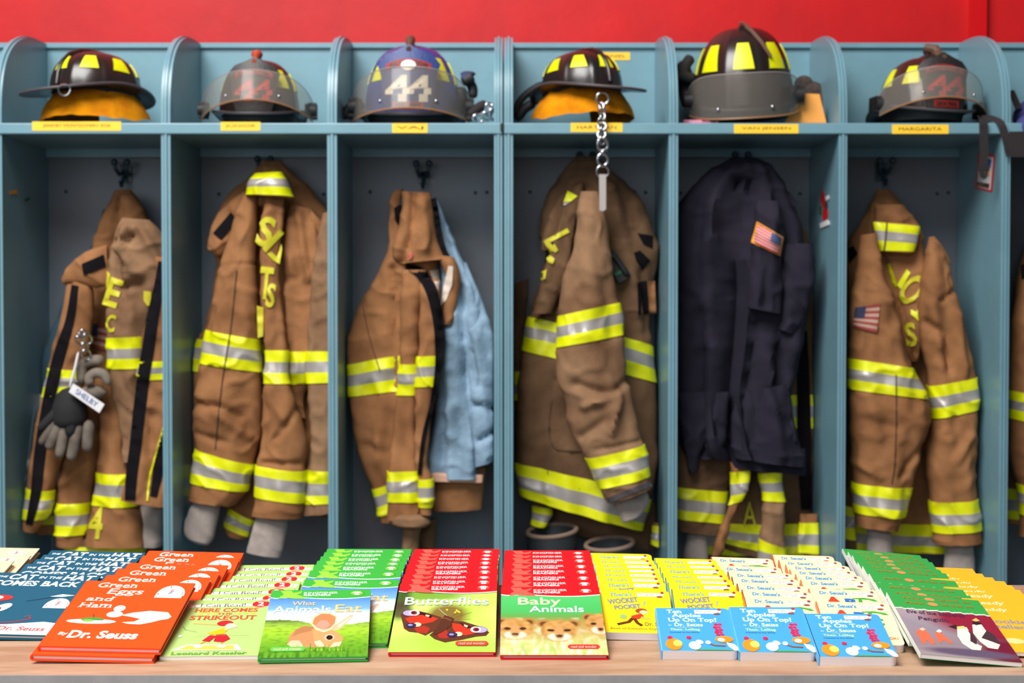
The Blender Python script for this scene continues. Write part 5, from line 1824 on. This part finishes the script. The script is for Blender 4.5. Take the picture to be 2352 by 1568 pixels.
ls = c.piece('left_sleeve', [(1976, 540, 2012, 535), (1966, 620, 2024, 620), (1957, 680, 2046, 680), (1955, 750, 2070, 760), (1953, 822, 2098, 845), (1952, 892, 2128, 914), (1952, 960, 2136, 960), (1955, 1040, 2110, 1040), (1960, 1106, 2091, 1118),
                       (1965, 1170, 2078, 1182), (1969, 1206, 2064, 1216)], 4.19, .066, 'tan', stripes=[(823, 845, 893, 915), (1107, 1118, 1175, 1186)],
             folds=[([(1960, 1060), (2010, 1090)], 9, .010), ([(2060, 1090), (2110, 1020)], 9, -.010), ([(1970, 670), (2040, 680)], 3, -.004), ([(2070, 840), (2110, 900)], 10, .010), ([(1975, 960), (2040, 980)], 12, -.008)])
c.ribbon('seam', [(2058, 860), (2058, 960), (2055, 1060), (2048, 1110)], 2.2, 'seam', ls)
rs = c.piece('right_sleeve', [(2135, 552, 2165, 565), (2122, 620, 2184, 630), (2108, 700, 2200, 700), (2112, 780, 2215, 770), (2128, 870, 2232, 862), (2140, 955, 2241, 940), (2124, 1030, 2244, 1030), (2138, 1140, 2244, 1140), (2148, 1215, 2248, 1212),
                        (2151, 1246, 2250, 1242)], 4.23, .055, 'tan', stripes=[(886, 866, 960, 938), (1150, 1144, 1220, 1213)],
             folds=[([(2118, 740), (2160, 770), (2170, 850)], 9, -.018), ([(2130, 700), (2150, 790)], 12, .014), ([(2190, 720), (2205, 860)], 8, .010), ([(2180, 1060), (2220, 1000)], 9, .010), ([(2150, 690), (2200, 660)], 6, -.010)])
ct = c.piece('collar_tab', [(2008, 508, 2110, 516), (2014, 540, 2104, 550), (2020, 578, 2094, 582)], 4.235, .02, 'tan', stripes=[(510, 520, 576, 578)], amp=.003)
c.ribbon('seam', [(2037, 510), (2034, 545), (2030, 578)], 3, 'seam', ct)
c.piece('storm_flap', [(2130, 546, 2146, 542), (2146, 572, 2168, 572), (2164, 602, 2182, 600), (2172, 608, 2182, 605)], 4.25, .016, 'tan', amp=.002)
c.flag([(1964, 706), (2022, 698), (2014, 764), (1958, 750)], parent=ls, stripes=5)
c.patch('collar_patch_or_gap', [([(1946, 572), (1960, 564), (1970, 582), (1950, 606)], 0)], ['velcro'], bd)
c.piece('cuff', [(1990, 1204, 2040, 1214), (1992, 1245, 2048, 1245), (1990, 1330, 2058, 1330)], 4.2, .03, 'knit', amp=.004)
c.piece('cuff', [(2172, 1240, 2232, 1238), (2172, 1285, 2236, 1285), (2168, 1340, 2238, 1340)], 4.23, .03, 'knit', amp=.004)
c.piece('front_edge', [(1936, 1120, 1962, 1120), (1938, 1180, 1960, 1180), (1934, 1260, 1966, 1260)], 4.3, .015, 'tan_dark', stripes=[(1160, 1164, 1235, 1240)])

# ---- bay 7
c = Cloth('turnout_coat', 'tan firefighter coat cut off by the right picture edge', 'coat', 7, (2430, 400), 'turnout coats in the lockers')
c.piece('body', [(2410, 440, 2450, 440), (2372, 520, 2500, 520), (2345, 600, 2520, 600), (2330, 700, 2540, 700), (2322, 800, 2550, 800), (2318, 900, 2550, 900), (2316, 1000, 2550, 1000), (2314, 1100, 2550, 1100), (2312, 1200, 2550, 1210)],
        4.36, .05, 'tan', stripes=[(1120, 1125, 1190, 1195)])
c.piece('left_sleeve', [(2345, 610, 2420, 610), (2330, 700, 2440, 700), (2322, 780, 2450, 790), (2318, 880, 2450, 910), (2320, 960, 2450, 985), (2318, 1050, 2440, 1060), (2340, 1130, 2430, 1140), (2344, 1230, 2430, 1240)], 4.22, .055, 'tan',
        stripes=[(896, 925, 960, 990), (1110, 1140, 1180, 1205)])
c.patch('collar_patch_or_gap', [([(2344, 610), (2360, 600), (2362, 640), (2346, 640)], 0)], ['velcro'])

# boots behind the table in bay 4
for i, (px_, py_, rx_, ry_, lab) in enumerate(((1268, 1238, 62, 28, 'dark pull-on boot with a tan rim standing under the brown coat'), (1400, 1268, 60, 20, 'dark boot just above the yellow books, right of the other boot'))):
    root = empty('fire_boot', Vector((at(px_, py_, 4.29).x, 4.29, 0.12)), lab, 'boot', 'boots in the locker')
    top = at(px_, py_ - 18, 4.29).z - 0.12
    r = rx_ * PX
    mb = MB()
    prof = [(0.62, 0.10), (0.66, 0.2), (0.72, 0.34), (0.82, 0.6), (0.95, 0.85), (1.0, 1.0), (0.9, 1.0), (0.8, 0.8), (0.62, 0.5)]
    rows = []
    for f, h_ in prof:
        rows.append([Vector((r * f * cos(2 * pi * k / 28), r * 0.8 * f * sin(2 * pi * k / 28), top * h_ + 0.012 * sin(2 * pi * k / 28 + 0.6) * h_)) for k in range(28)])
    mb.grid(rows, 0, wrap=True)
    mb.build('shaft', M['boot'], root, angle=60)
    mb = MB()
    P = []
    for k in range(28):
        a = 2 * pi * k / 28
        P.append(Vector((r * 0.96 * cos(a), r * 0.77 * sin(a), top + 0.002 + 0.012 * sin(a + 0.6))))
    mb.tube(P, 0.007, 8, closed=True)
    mb.build('rim', M['boot_rim'], root)
    mb = MB()
    mb.ball((0, -0.06, 0.05), r * 0.62, r * 1.2, 0.055)
    mb.build('foot', M['boot'], root)

# ------------------------------------------------------------------ helmets on the shelf
Z0 = Z_SHELF_T


def dome_pt(az, e, a, b, hz, off=0.0, sq=0.72):
    r = max(0.0, cos(e)) ** sq
    rib = 0.0
    for k in range(8):
        d = (az - (k + 0.5) * pi / 4 + pi) % (2 * pi) - pi
        rib += 0.0035 * exp(-(d / 0.05) ** 2)
    rib *= min(1.0, cos(e) * 2.5)
    p = Vector(((a + rib + off) * r * sin(az), -(b + rib + off) * r * cos(az), (hz + off) * sin(e) ** 0.92 if e > 0 else 0.0))
    return p


def helmet(name, label, px_, py_, Y, yaw, pitch=0.0, roll=0.0, s=1.0, shell='helmet_black', visor=None, shield=None, flaps=False, patches=range(8), crest='leather_brown', rear_ring=False,
           a=0.112, b=0.14, hz=0.150, brim=1.0, rise=0.0, knobs=True, flagpatch=False):
    base = at(px_, py_, Y)
    root = empty(name, base, label, 'helmet', 'firefighter helmets on the shelf')
    root.rotation_euler = (Matrix.Rotation(yaw, 3, 'Z') @ Matrix.Rotation(pitch, 3, 'X') @ Matrix.Rotation(roll, 3, 'Y')).to_euler()
    root.scale = (s, s, s)
    # shell
    mb = MB()
    na, ne = 96, 18
    rows = [[dome_pt(2 * pi * i / na, pi / 2 * j / ne, a, b, hz) for i in range(na)] for j in range(ne + 1)]
    mb.grid(rows, 0, wrap=True)
    inner = [[dome_pt(2 * pi * i / na, 0, a - 0.006, b - 0.006, hz), dome_pt(2 * pi * i / na, pi / 2 * .8, a - .02, b - .02, hz - .02)] for i in range(na)]
    mb.grid([[r[k] for r in inner] for k in (0, 1)], 0, wrap=True)
    mb.build('shell', M[shell], root, angle=60)
    # comb along the crown
    mb = MB()
    pts = [dome_pt(0, pi / 2 * t, a, b, hz, 0.004) for t in ((0.35, .5, .65, .8, .92, 1.0) if shield or flaps else (.78, .84, .9, .95, 1.0))] + [dome_pt(pi, pi / 2 * t, a, b, hz, 0.004) for t in (.92, .8, .6, .4, .2, .03)]
    mb.tube(pts, 0.0075, 10)
    mb.build('comb', M[shell], root)
    # brim: short in front, long and drooping behind, edges curled up at the sides
    def bw(az):
        back = max(0.0, -cos(az))
        front = max(0.0, cos(az))
        return (0.034 + 0.072 * back ** 2.2 + 0.012 * front ** 2) * brim

    def bz(az, f):
        back = max(0.0, -cos(az))
        side = abs(sin(az)) ** 3
        return f * (-0.030 * back ** 2 + 0.012 * side - 0.012 * max(0, cos(az)) ** 2)
    rows = []
    for f in (0.0, 0.25, 0.5, 0.75, 1.0):
        row = []
        for i in range(na):
            az = 2 * pi * i / na
            w_ = bw(az) * f - 0.004
            row.append(Vector(((a + w_) * sin(az), -(b + w_) * cos(az), 0.002 + bz(az, f))))
        rows.append(row)
    low = [[p - Vector((0, 0, 0.0045)) for p in r] for r in reversed(rows)]
    mb = MB()
    mb.grid(rows + low + [rows[0]], 0, wrap=True)
    br = mb.build('brim', M[shell], root, angle=60)
    mb = MB()
    mb.tube([p - Vector((0, 0, 0.002)) for p in rows[-1]], 0.0042, 8, closed=True)
    mb.build('brim_edge', M['rim'], root)
    # reflective tetrahedrons around the shell
    mats = [M['lime']]
    for k in patches:
        mb = MB()
        P = []
        for j in range(5):
            e = radians(24 + 24 * j / 4)
            hw = 0.22 - 0.075 * j / 4
            P.append([dome_pt(k * pi / 4 + (-hw + 2 * hw * i / 8), e, a, b, hz, 0.0024) for i in range(9)])
        mb.grid(P, 0)
        edge = [P[0][i] for i in range(9)] + [P[j][8] for j in range(1, 5)] + [P[4][i] for i in range(7, -1, -1)] + [P[j][0] for j in range(3, 0, -1)]
        n0 = len(mb.v)
        mb.v += edge + [p * 0.97 for p in edge]
        m_ = len(edge)
        for i in range(m_):
            mb.f.append([n0 + i, n0 + (i + 1) % m_, n0 + m_ + (i + 1) % m_, n0 + m_ + i])
            mb.m.append(0)
        mb.build('reflective_patch', mats, root, angle=50)
    # suspension band and ear flaps below the brim
    mb = MB()
    rows = []
    for z, k in ((0.0, .94), (-0.03, .9), (-0.032, .82), (-0.004, .8)):
        rows.append([Vector((a * k * sin(2 * pi * i / 40), -b * k * cos(2 * pi * i / 40), z)) for i in range(40)])
    mb.grid(rows, 0, wrap=True)
    mb.build('head_band', M['rubber'], root)
    if flaps:
        mb = MB()
        rows = []
        drop, a0, a1, flare = flaps
        for j in range(9):
            f = j / 8
            row = []
            for i in range(61):
                az = a0 + (a1 - a0) * i / 60
                edge = min(1.0, min(i, 60 - i) / 8)
                k = 0.90 + flare * f + 0.05 * sin(f * pi) + 0.035 * noise.noise(Vector((az * 3, f * 2.5, 3 + px_))) + 0.02 * noise.noise(Vector((az * 9, f * 5, 8 + px_)))
                row.append(Vector((a * k * sin(az), -b * k * cos(az), -0.004 - drop * f * (0.75 + 0.25 * edge) + 0.006 * noise.noise(Vector((az * 4, f * 3, 1))))))
            rows.append(row)
        back = [[p * 0.965 + Vector((0, 0, -0.001)) for p in r] for r in reversed(rows)]
        allr = rows + back + [rows[0]]
        mb.grid(allr, 0)
        mb.build('ear_flap', M['ear_flap'], root, angle=70)
    # front leather shield
    if shield:
        col, digit, dm, top, bottom, banner = shield
        dz_ = -.008 if col == 'leather_blue' else 0.0
        prof = [(1.25 * x_, z_) for x_, z_ in [(-.040, -.012), (.040, -.012), (.050, .03), (.052, .075), (.060, .105), (.045, .128), (.022, .138), (0, .152), (-.022, .138), (-.045, .128), (-.060, .105), (-.052, .075), (-.050, .03)]]

        def sp(x, z, d):
            # stands on the front brim, leaning back to the crown, slightly wrapped round
            y = -(b + 0.020) + 0.10 * max(0.0, z - 0.03) ** 1.25 * 4.2 + 3.2 * x * x
            return Vector((x, y - d, z + 0.004))
        mb = MB()
        bm = bmesh.new()
        vs = [bm.verts.new((x, z, 0)) for x, z in prof]
        bm.faces.new(vs)
        for axis, rng in ((0, [i * .012 for i in range(-6, 7)]), (1, [i * .015 for i in range(1, 10)])):
            for v in rng:
                co, no = [0, 0, 0], [0, 0, 0]
                co[axis], no[axis] = v, 1
                bmesh.ops.bisect_plane(bm, geom=bm.verts[:] + bm.edges[:] + bm.faces[:], plane_co=co, plane_no=no)
        bm.verts.index_update()
        N = len(bm.verts)
        f_ = [sp(v.co.x, v.co.y, 0.0) for v in bm.verts]
        g_ = [sp(v.co.x, v.co.y, -0.004) for v in bm.verts]
        mb.v = f_ + g_
        for f in bm.faces:
            ids = [v.index for v in f.verts]
            mb.f += [ids, [N + i for i in ids][::-1]]
            mb.m += [0, 0]
        for e in bm.edges:
            if len(e.link_faces) == 1:
                i, j = e.verts[0].index, e.verts[1].index
                mb.f.append([i, j, N + j, N + i])
                mb.m.append(0)
        bm.free()
        sh = mb.build('front_shield', M[col], root, angle=50)

        def put(P, F, m, nm, d):
            t = MB()
            t.add([sp(x, z, d) for x, z in P], F)
            return t.build(nm, M[m], sh, recalc=False, smooth=False)
        P, F = fit_text(digit, (-.054, .020 + dz_, .054, .084 + dz_), bold=.05, spacing=.95)
        put(P, F, dm, 'numeral', .0022)
        if top:
            arc = []
            for i in range(13):
                t = -1 + i / 6
                arc.append((t * .054, .116 - .012 * t * t))
            P = arc + [(x, z - .017) for x, z in arc]
            F = [(13 + i, 13 + i + 1, i + 1, i) for i in range(12)]
            put(P, F, banner, 'top_banner', .0014)
            P, F = fit_text(top, (-.046, .1005, .046, .1105), bold=.03)
            put([(x, z - .012 * (x / .054) ** 2 + .002) for x, z in P], F, 'leather_black', 'lettering', .0024)
        if bottom:
            put([(-.036, -.006), (0, -.006), (.036, -.006), (.036, .013), (0, .013), (-.036, .013)], [(0, 1, 4, 5), (1, 2, 3, 4)], banner, 'bottom_banner', .0014)
            P, F = fit_text(bottom, (-.030, -.002, .030, .009), bold=.03)
            put(P, F, 'leather_black', 'lettering', .0024)
        if col == 'leather_blue':
            P = [(.018 * cos(2 * pi * i / 10), .100 + .013 * sin(2 * pi * i / 10)) for i in range(10)]
            put(P, [list(range(10))], 'white_digit', 'emblem', .0030)
        # holder reaching from the crown to the top of the shield
        mb = MB()
        mb.tube([dome_pt(0, radians(e_), a, b, hz, o_) for e_, o_ in ((84, .008), (74, .014), (64, .018), (54, .018))] + [sp(0, .138, .003)], [0.008, 0.011, 0.011, 0.008, 0.006], 10)
        if crest == 'knob':
            mb.ball(dome_pt(0, radians(74), a, b, hz, .016), 0.017, 0.022, 0.014)
        mb.build('shield_holder', M['leather_brown' if crest != 'knob' else 'red_knob'], root)
    # face shield
    if visor:
        rot, z0, hgt, span, rad, fwd = visor
        low = -.026 if rot < 0 else 0.0
        z0 += low
        Rm = Matrix.Rotation(rot, 3, 'X')
        piv = Vector((0, -0.01, 0.03 + low))

        def vp(az, z, d):
            q = Vector(((rad + d) * sin(az), -(rad + d) * 1.08 * cos(az) - fwd, z))
            return piv + Rm @ (q - piv)
        mb = MB()
        N = 40
        top, bot = [], []
        cut = lambda az: z0 + (0.010 * (abs(az) / span) ** 4)
        ctp = lambda az: z0 + hgt - (0.030 * (abs(az) / span) ** 4)
        fr, bk_ = [], []
        for j in range(7):
            fr.append([vp(-span + 2 * span * i / N, cut(-span + 2 * span * i / N) * (1 - j / 6) + ctp(-span + 2 * span * i / N) * j / 6, 0) for i in range(N + 1)])
            bk_.append([vp(-span + 2 * span * i / N, cut(-span + 2 * span * i / N) * (1 - j / 6) + ctp(-span + 2 * span * i / N) * j / 6, -0.0022) for i in range(N + 1)])
        mb.grid(fr, 0)
        vz = mb.build('face_shield', M['visor'], root, angle=60)
        mb = MB()
        loop = [fr[0][i] for i in range(N + 1)] + [fr[j][N] for j in range(1, 7)]
        mb.tube([fr[0][i] for i in range(N + 1)], 0.0022, 6)
        mb.build('shield_edge', M['visor_edge'], vz)
        mb = MB()
        mb.tube([fr[6][i] for i in range(N + 1)], 0.0012, 6)
        mb.build('shield_edge', M['silver'], vz)
        for sx in (-1, 1):
            mb = MB()
            q = vp(sx * span * .97, z0 + hgt * .45, 0)
            mb.tube([q + Vector((-sx * .02, 0.0, 0)), q + Vector((sx * .012, 0, 0))], [0.020, 0.016], 14)
            mb.box((q.x - .012, q.y - .004, q.z - .022), (q.x + .012, q.y + .05, q.z + .022))
            mb.build('pivot_knob', M['rubber'], root, angle=30)
        for sx in (-1, 1):
            mb = MB()
            q = vp(sx * .46, z0 + hgt * .22, 0.002)
            mb.ball(q, .004, .003, .004)
            mb.build('rivet', M['steel'], vz)
    if rear_ring:
        q = Vector((rear_ring * (a + 0.02), (b + bw(pi) - .012) * 0.93, -0.024))
        mb = MB()
        ra = pi + rear_ring
        q = Vector(((a + bw(ra) + .003) * sin(ra), -(b + bw(ra) + .003) * cos(ra), bz(ra, 1)))
        ct, st = cos(ra), sin(ra)
        loop = []
        for k in range(20):
            an = 2 * pi * k / 20
            loop.append(q + Vector((0.018 * cos(an) * ct + .004 * st, 0.018 * cos(an) * st - .004 * ct, -0.010 + (0.021 * sin(an) if sin(an) < 0 else 0.012 * sin(an)))))
        mb.tube(loop, 0.0028, 8, closed=True)
        mb.build('hanging_ring', M['steel'], root)
    return root


H = {}
H[1] = helmet('fire_helmet', 'black helmet with long brim, brim ring and yellow ear flap, left-end shelf', 222, 219, 4.24, radians(180 - 34), radians(3), radians(3), .96,
              flaps=(.092, .9, 2 * pi - .9, .32), a=.124, b=.146, hz=.128, brim=1.0, rear_ring=.52)
H[2] = helmet('fire_helmet', 'black helmet with a red 44 behind its clear visor', 597, 268, 4.275, radians(3), 0, 0, 1.0, crest='knob', a=.118, b=.14, hz=.165, brim=.7,
              visor=(radians(-24), -.030, .100, 1.32, .168, .01), shield=('leather_black', '44', 'red_digit', 'FIREFIGHTER', '', 'red_leather'), patches=(1, 2, 3, 4, 5, 6))
H[3] = helmet('fire_helmet', 'blue helmet with a white 44 on its front shield', 948, 270, 4.28, radians(0), 0, 0, 1.22, shell='helmet_blue', a=.116, b=.14, hz=.172, brim=.6,
              visor=(radians(-14), -.014, .103, 1.30, .146, .012), shield=('leather_blue', '44', 'white_digit', 'SILVERSIDE', 'FIRE DEPT', 'red_leather'))
H[4] = helmet('fire_helmet', 'black helmet on a yellow flap with a key chain hanging from its brim', 1336, 212, 4.24, radians(180 + 34), radians(3), 0, .96,
              flaps=(.088, .9, 2 * pi - .9, .36), a=.118, b=.140, hz=.122, brim=.96)
H[5] = helmet('fire_helmet', 'tallest black helmet with its wide visor pulled down and glossy, rising above the lockers', 1708, 246, 4.29, radians(-8), radians(6), radians(-2), 1.24, a=.120, b=.145, hz=.188, brim=.5,
              visor=(radians(3), -.022, .102, 1.22, .138, .026))
H[6] = helmet('fire_helmet', 'black helmet with a red 44 behind a tilted visor, buckle strap beside it', 2118, 262, 4.28, radians(8), 0, radians(2), 1.04, a=.118, b=.14, hz=.158, brim=.7,
              visor=(radians(-24), -.030, .098, 1.30, .164, .01), shield=('leather_black', '44', 'red_digit', 'FIREFIGHTER', 'SIDE FIRE', 'red_leather'))
H[7] = helmet('fire_helmet', 'dark helmet in the bay cut off by the right picture edge', 2455, 262, 4.24, radians(0), 0, 0, 1.0, brim=.7)

# shield holder bits of the tall helmet
mb = MB()
mb.tube([dome_pt(.15 * k, radians(88 - 14 * k), .12, .145, .188, .007) for k in range(5)], [.008, .006, .005, .005, .004], 8)
mb.build('crest_strap', M['leather_brown'], H[5])
mb = MB()
mb.ball((0.01, -.02, .178), .022, .028, .016)
mb.build('crest_tuft', M['brown_fur'], H[6])
mb = MB()
mb.tube([Vector((-.02, -.05, .180)), Vector((.0, -.075, .172)), Vector((.006, -.10, .150))], [.012, .014, .008], 8)
mb.build('crest_strap', M['leather_brown'], H[6])


# ------------------------------------------------------------------ things lying on the shelf and hanging from it
root = empty('key_chain', at(1384, 214, 4.07), 'steel key chain with snap hook and flat bar hanging in front of the shelf', 'key chain')
CY = 4.055
mb = MB()
ring(mb, 1384, 226, 14, 14, 3.2, CY, .2)
part(mb, 'split_ring', M['steel'], root)
y = 243
for i, (dy, rx, ry) in enumerate(((0, 5, 8), (12, 7, 8), (24, 5, 8), (36, 8, 8), (47, 9, 9), (60, 7, 10), (66, 9, 9), (80, 6, 9))):
    mb = MB()
    ring(mb, 1383 + (i % 3 - 1) * 1.5, y + dy, rx, ry, 2.6, CY, .7 if i % 2 else -.5)
    part(mb, 'link', M['steel'], root)
mb = MB()
ring(mb, 1384, 332, 12, 15, 4.0, CY, .2)
px_tube(mb, [(1394, 342), (1380, 345), (1370, 338)], 3, CY)
px_tube(mb, [(1384, 344), (1384, 358)], 4, CY)
part(mb, 'snap_hook', M['steel'], root)
mb = MB()
ring(mb, 1384, 367, 12, 14, 3.8, CY, .2)
part(mb, 'split_ring', M['steel'], root)
mb = MB()
ring(mb, 1384, 394, 14, 14, 2.6, CY, .3)
part(mb, 'split_ring', M['steel'], root)
mb = MB()
mb.prism([(1376, 400), (1392, 400), (1392, 480), (1386, 485), (1377, 483)], lambda a, b, k: at(a, b, CY - 0.006 if k else CY + 0.004))
part(mb, 'flat_bar', M['silver'], root, angle=30)

# buckle strap over the shelf edge
root = empty('buckle_strap', at(2258, 280, 4.06), 'black webbing strap with side-release buckle hanging over the shelf edge', 'strap')


def webbing(name, pts, wd, root, m='webbing'):
    """pts: (px, py, Y); wd in metres"""
    mb = MB()
    K = (len(pts) - 1) * 6
    A_, B_ = [], []
    for i in range(K + 1):
        q = catmull(pts, (len(pts) - 1) * i / K)
        p = at(*q)
        q2 = catmull(pts, min((len(pts) - 1) * i / K + .05, len(pts) - 1))
        q1 = catmull(pts, max((len(pts) - 1) * i / K - .05, 0))
        d = at(*q2) - at(*q1)
        s_ = d.cross(Vector((0, 1, 0.0)))
        if s_.length < 1e-5:
            s_ = Vector((1, 0, 0))
        s_.normalize()
        n_ = s_.cross(d).normalized()
        A_.append([p - s_ * wd / 2 - n_ * .0009, p + s_ * wd / 2 - n_ * .0009, p + s_ * wd / 2 + n_ * .0009, p - s_ * wd / 2 + n_ * .0009])
    mb.grid(A_, 0, wrap=True)
    mb.f += [[0, 1, 2, 3], [len(mb.v) - 4 + i for i in range(4)]]
    mb.m += [0, 0]
    return part(mb, name, M[m], root, angle=40)


webbing('strap', [(2252, 272, 4.12), (2258, 278, 4.066), (2259, 300, 4.062), (2260, 340, 4.062), (2259, 384, 4.062)], .024, root)
webbing('strap', [(2254, 274, 4.14), (2275, 273, 4.12), (2296, 280, 4.066), (2308, 310, 4.058), (2320, 358, 4.058)], .022, root)
mb = MB()
Yb = 4.055
mb.prism([(2246, 380), (2272, 380), (2273, 392), (2246, 392)], lambda a, b, k: at(a, b, Yb if k else Yb + .009))
for pp in ([(2249, 392), (2255, 392), (2258, 408), (2252, 408)], [(2263, 392), (2270, 392), (2266, 410), (2261, 410)], [(2256, 392), (2262, 392), (2261, 412), (2257, 412)]):
    mb.prism(pp, lambda a, b, k: at(a, b, Yb + .001 if k else Yb + .007))
part(mb, 'buckle', M['rubber'], root, angle=30)

root = empty('shoulder_bag', at(2352, 320, 4.0), 'black and blue bag on the shelf at the right picture edge', 'bag')
mb = MB()
mb.ball(at(2378, 268, 4.2), .062, .08, .055)
mb.ball(at(2372, 292, 4.1), .05, .05, .04)
part(mb, 'bag', M['blue_bag'], root)
mb = MB()
mb.prism([(2318, 302), (2450, 300), (2450, 362), (2322, 360), (2314, 340)], lambda a, b, k: at(a, b, 4.05 if k else 4.072))
part(mb, 'waist_belt', M['webbing'], root, angle=30)
webbing('strap', [(2322, 208, 4.2), (2330, 226, 4.18), (2340, 250, 4.16)], .02, root)

root = empty('envelope', at(1862, 280, 4.22), 'orange manila envelope standing under the tallest helmet', 'envelope')
mb = MB()
mb.prism([(1802, 282), (1898, 282), (1882, 216), (1840, 214), (1826, 240)], lambda a, b, k: at(a, b, 4.19 if k else 4.196))
part(mb, 'body', M['envelope'], root, angle=30)

root = empty('magazine', at(1590, 278, 4.2), 'magenta magazine lying on the shelf under the left of the tallest helmet', 'magazine')
mb = MB()
x0, x1 = at(1562, 270, 4.22).x, at(1640, 270, 4.22).x
mb.box((x0, 4.14, Z0 + .0005), (x1, 4.36, Z0 + .012))
mb.box((x0 + .003, 4.16, Z0 + .0125), (x1 - .02, 4.36, Z0 + .020))
part(mb, 'pages', M['magenta'], root, smooth=False)

root = empty('knit_cap', at(1866, 210, 4.33), 'brown knit cap behind the orange envelope', 'cap')
mb = MB()
mb.ball(at(1862, 218, 4.34), .045, .04, .042)
mb.ball(at(1846, 196, 4.34), .03, .03, .03)
mb.ball(at(1880, 250, 4.33), .04, .04, .06)
part(mb, 'body', M['brown_fur'], root)

root = empty('helmet_flashlight', at(1075, 220, 4.26), 'black flashlight clipped at the right side of the blue helmet', 'flashlight')
mb = MB()
px_tube(mb, [(1062, 190), (1075, 182), (1088, 176)], [14, 15, 17], 4.25)
px_tube(mb, [(1058, 170), (1092, 170)], 7, 4.26)
px_tube(mb, [(1080, 190), (1086, 206), (1084, 226)], 12, 4.27)
px_tube(mb, [(1056, 200), (1060, 232), (1066, 262)], 16, 4.27)
part(mb, 'body', M['rubber'], root)
mb = MB()
mb.prism([(1060, 168), (1084, 164), (1082, 178), (1062, 182)], lambda a, b, k: at(a, b, 4.235 if k else 4.245))
part(mb, 'lens', M['blue_bag'], root, angle=30)

root = empty('carabiner_keys', at(1110, 265, 4.2), 'bunch of steel clips and black straps right of the blue helmet', 'clip')
mb = MB()
for cx, cy, rx, ry, wd in ((1098, 272, 12, 8, 4), (1122, 252, 7, 14, 4), (1132, 262, 8, 12, 4), (1118, 266, 9, 9, 3.5), (1134, 248, 6, 8, 3)):
    ring(mb, cx, cy, rx, ry, wd, 4.16, .8)
part(mb, 'clips', M['steel'], root)
mb = MB()
px_tube(mb, [(1075, 268), (1090, 255), (1105, 244), (1118, 240)], 12, 4.2)
px_tube(mb, [(1070, 272), (1085, 273), (1095, 274)], 7, 4.18)
part(mb, 'strap', M['webbing'], root)

root = empty('goggle_strap', at(800, 260, 4.22), 'black elastic goggle strap heaped left of the blue helmet', 'strap')
mb = MB()
px_tube(mb, [(790, 274), (800, 250), (818, 240), (836, 250)], 11, 4.25)
px_tube(mb, [(798, 272), (820, 262), (838, 270)], 9, 4.22)
part(mb, 'strap', M['rubber'], root)

root = empty('gear_strap', at(1205, 250, 4.3), 'black strap trailing behind the helmet with the key chain', 'strap')
mb = MB()
px_tube(mb, [(1184, 272), (1190, 240), (1212, 214), (1250, 190)], 9, 4.34)
px_tube(mb, [(1186, 276), (1205, 250), (1230, 235)], 12, 4.32)
part(mb, 'strap', M['rubber'], root)

root = empty('leather_gloves', at(1570, 180, 4.33), 'dark gloves behind the left side of the tallest helmet', 'gloves')
mb = MB()
px_tube(mb, [(1566, 140), (1572, 170), (1580, 210), (1590, 250)], [14, 20, 24, 22], 4.36)
px_tube(mb, [(1590, 130), (1575, 150), (1565, 190)], 14, 4.34)
px_tube(mb, [(1560, 170), (1570, 176), (1600, 184)], 15, 4.32)
part(mb, 'body', M['dark_glove'], root)
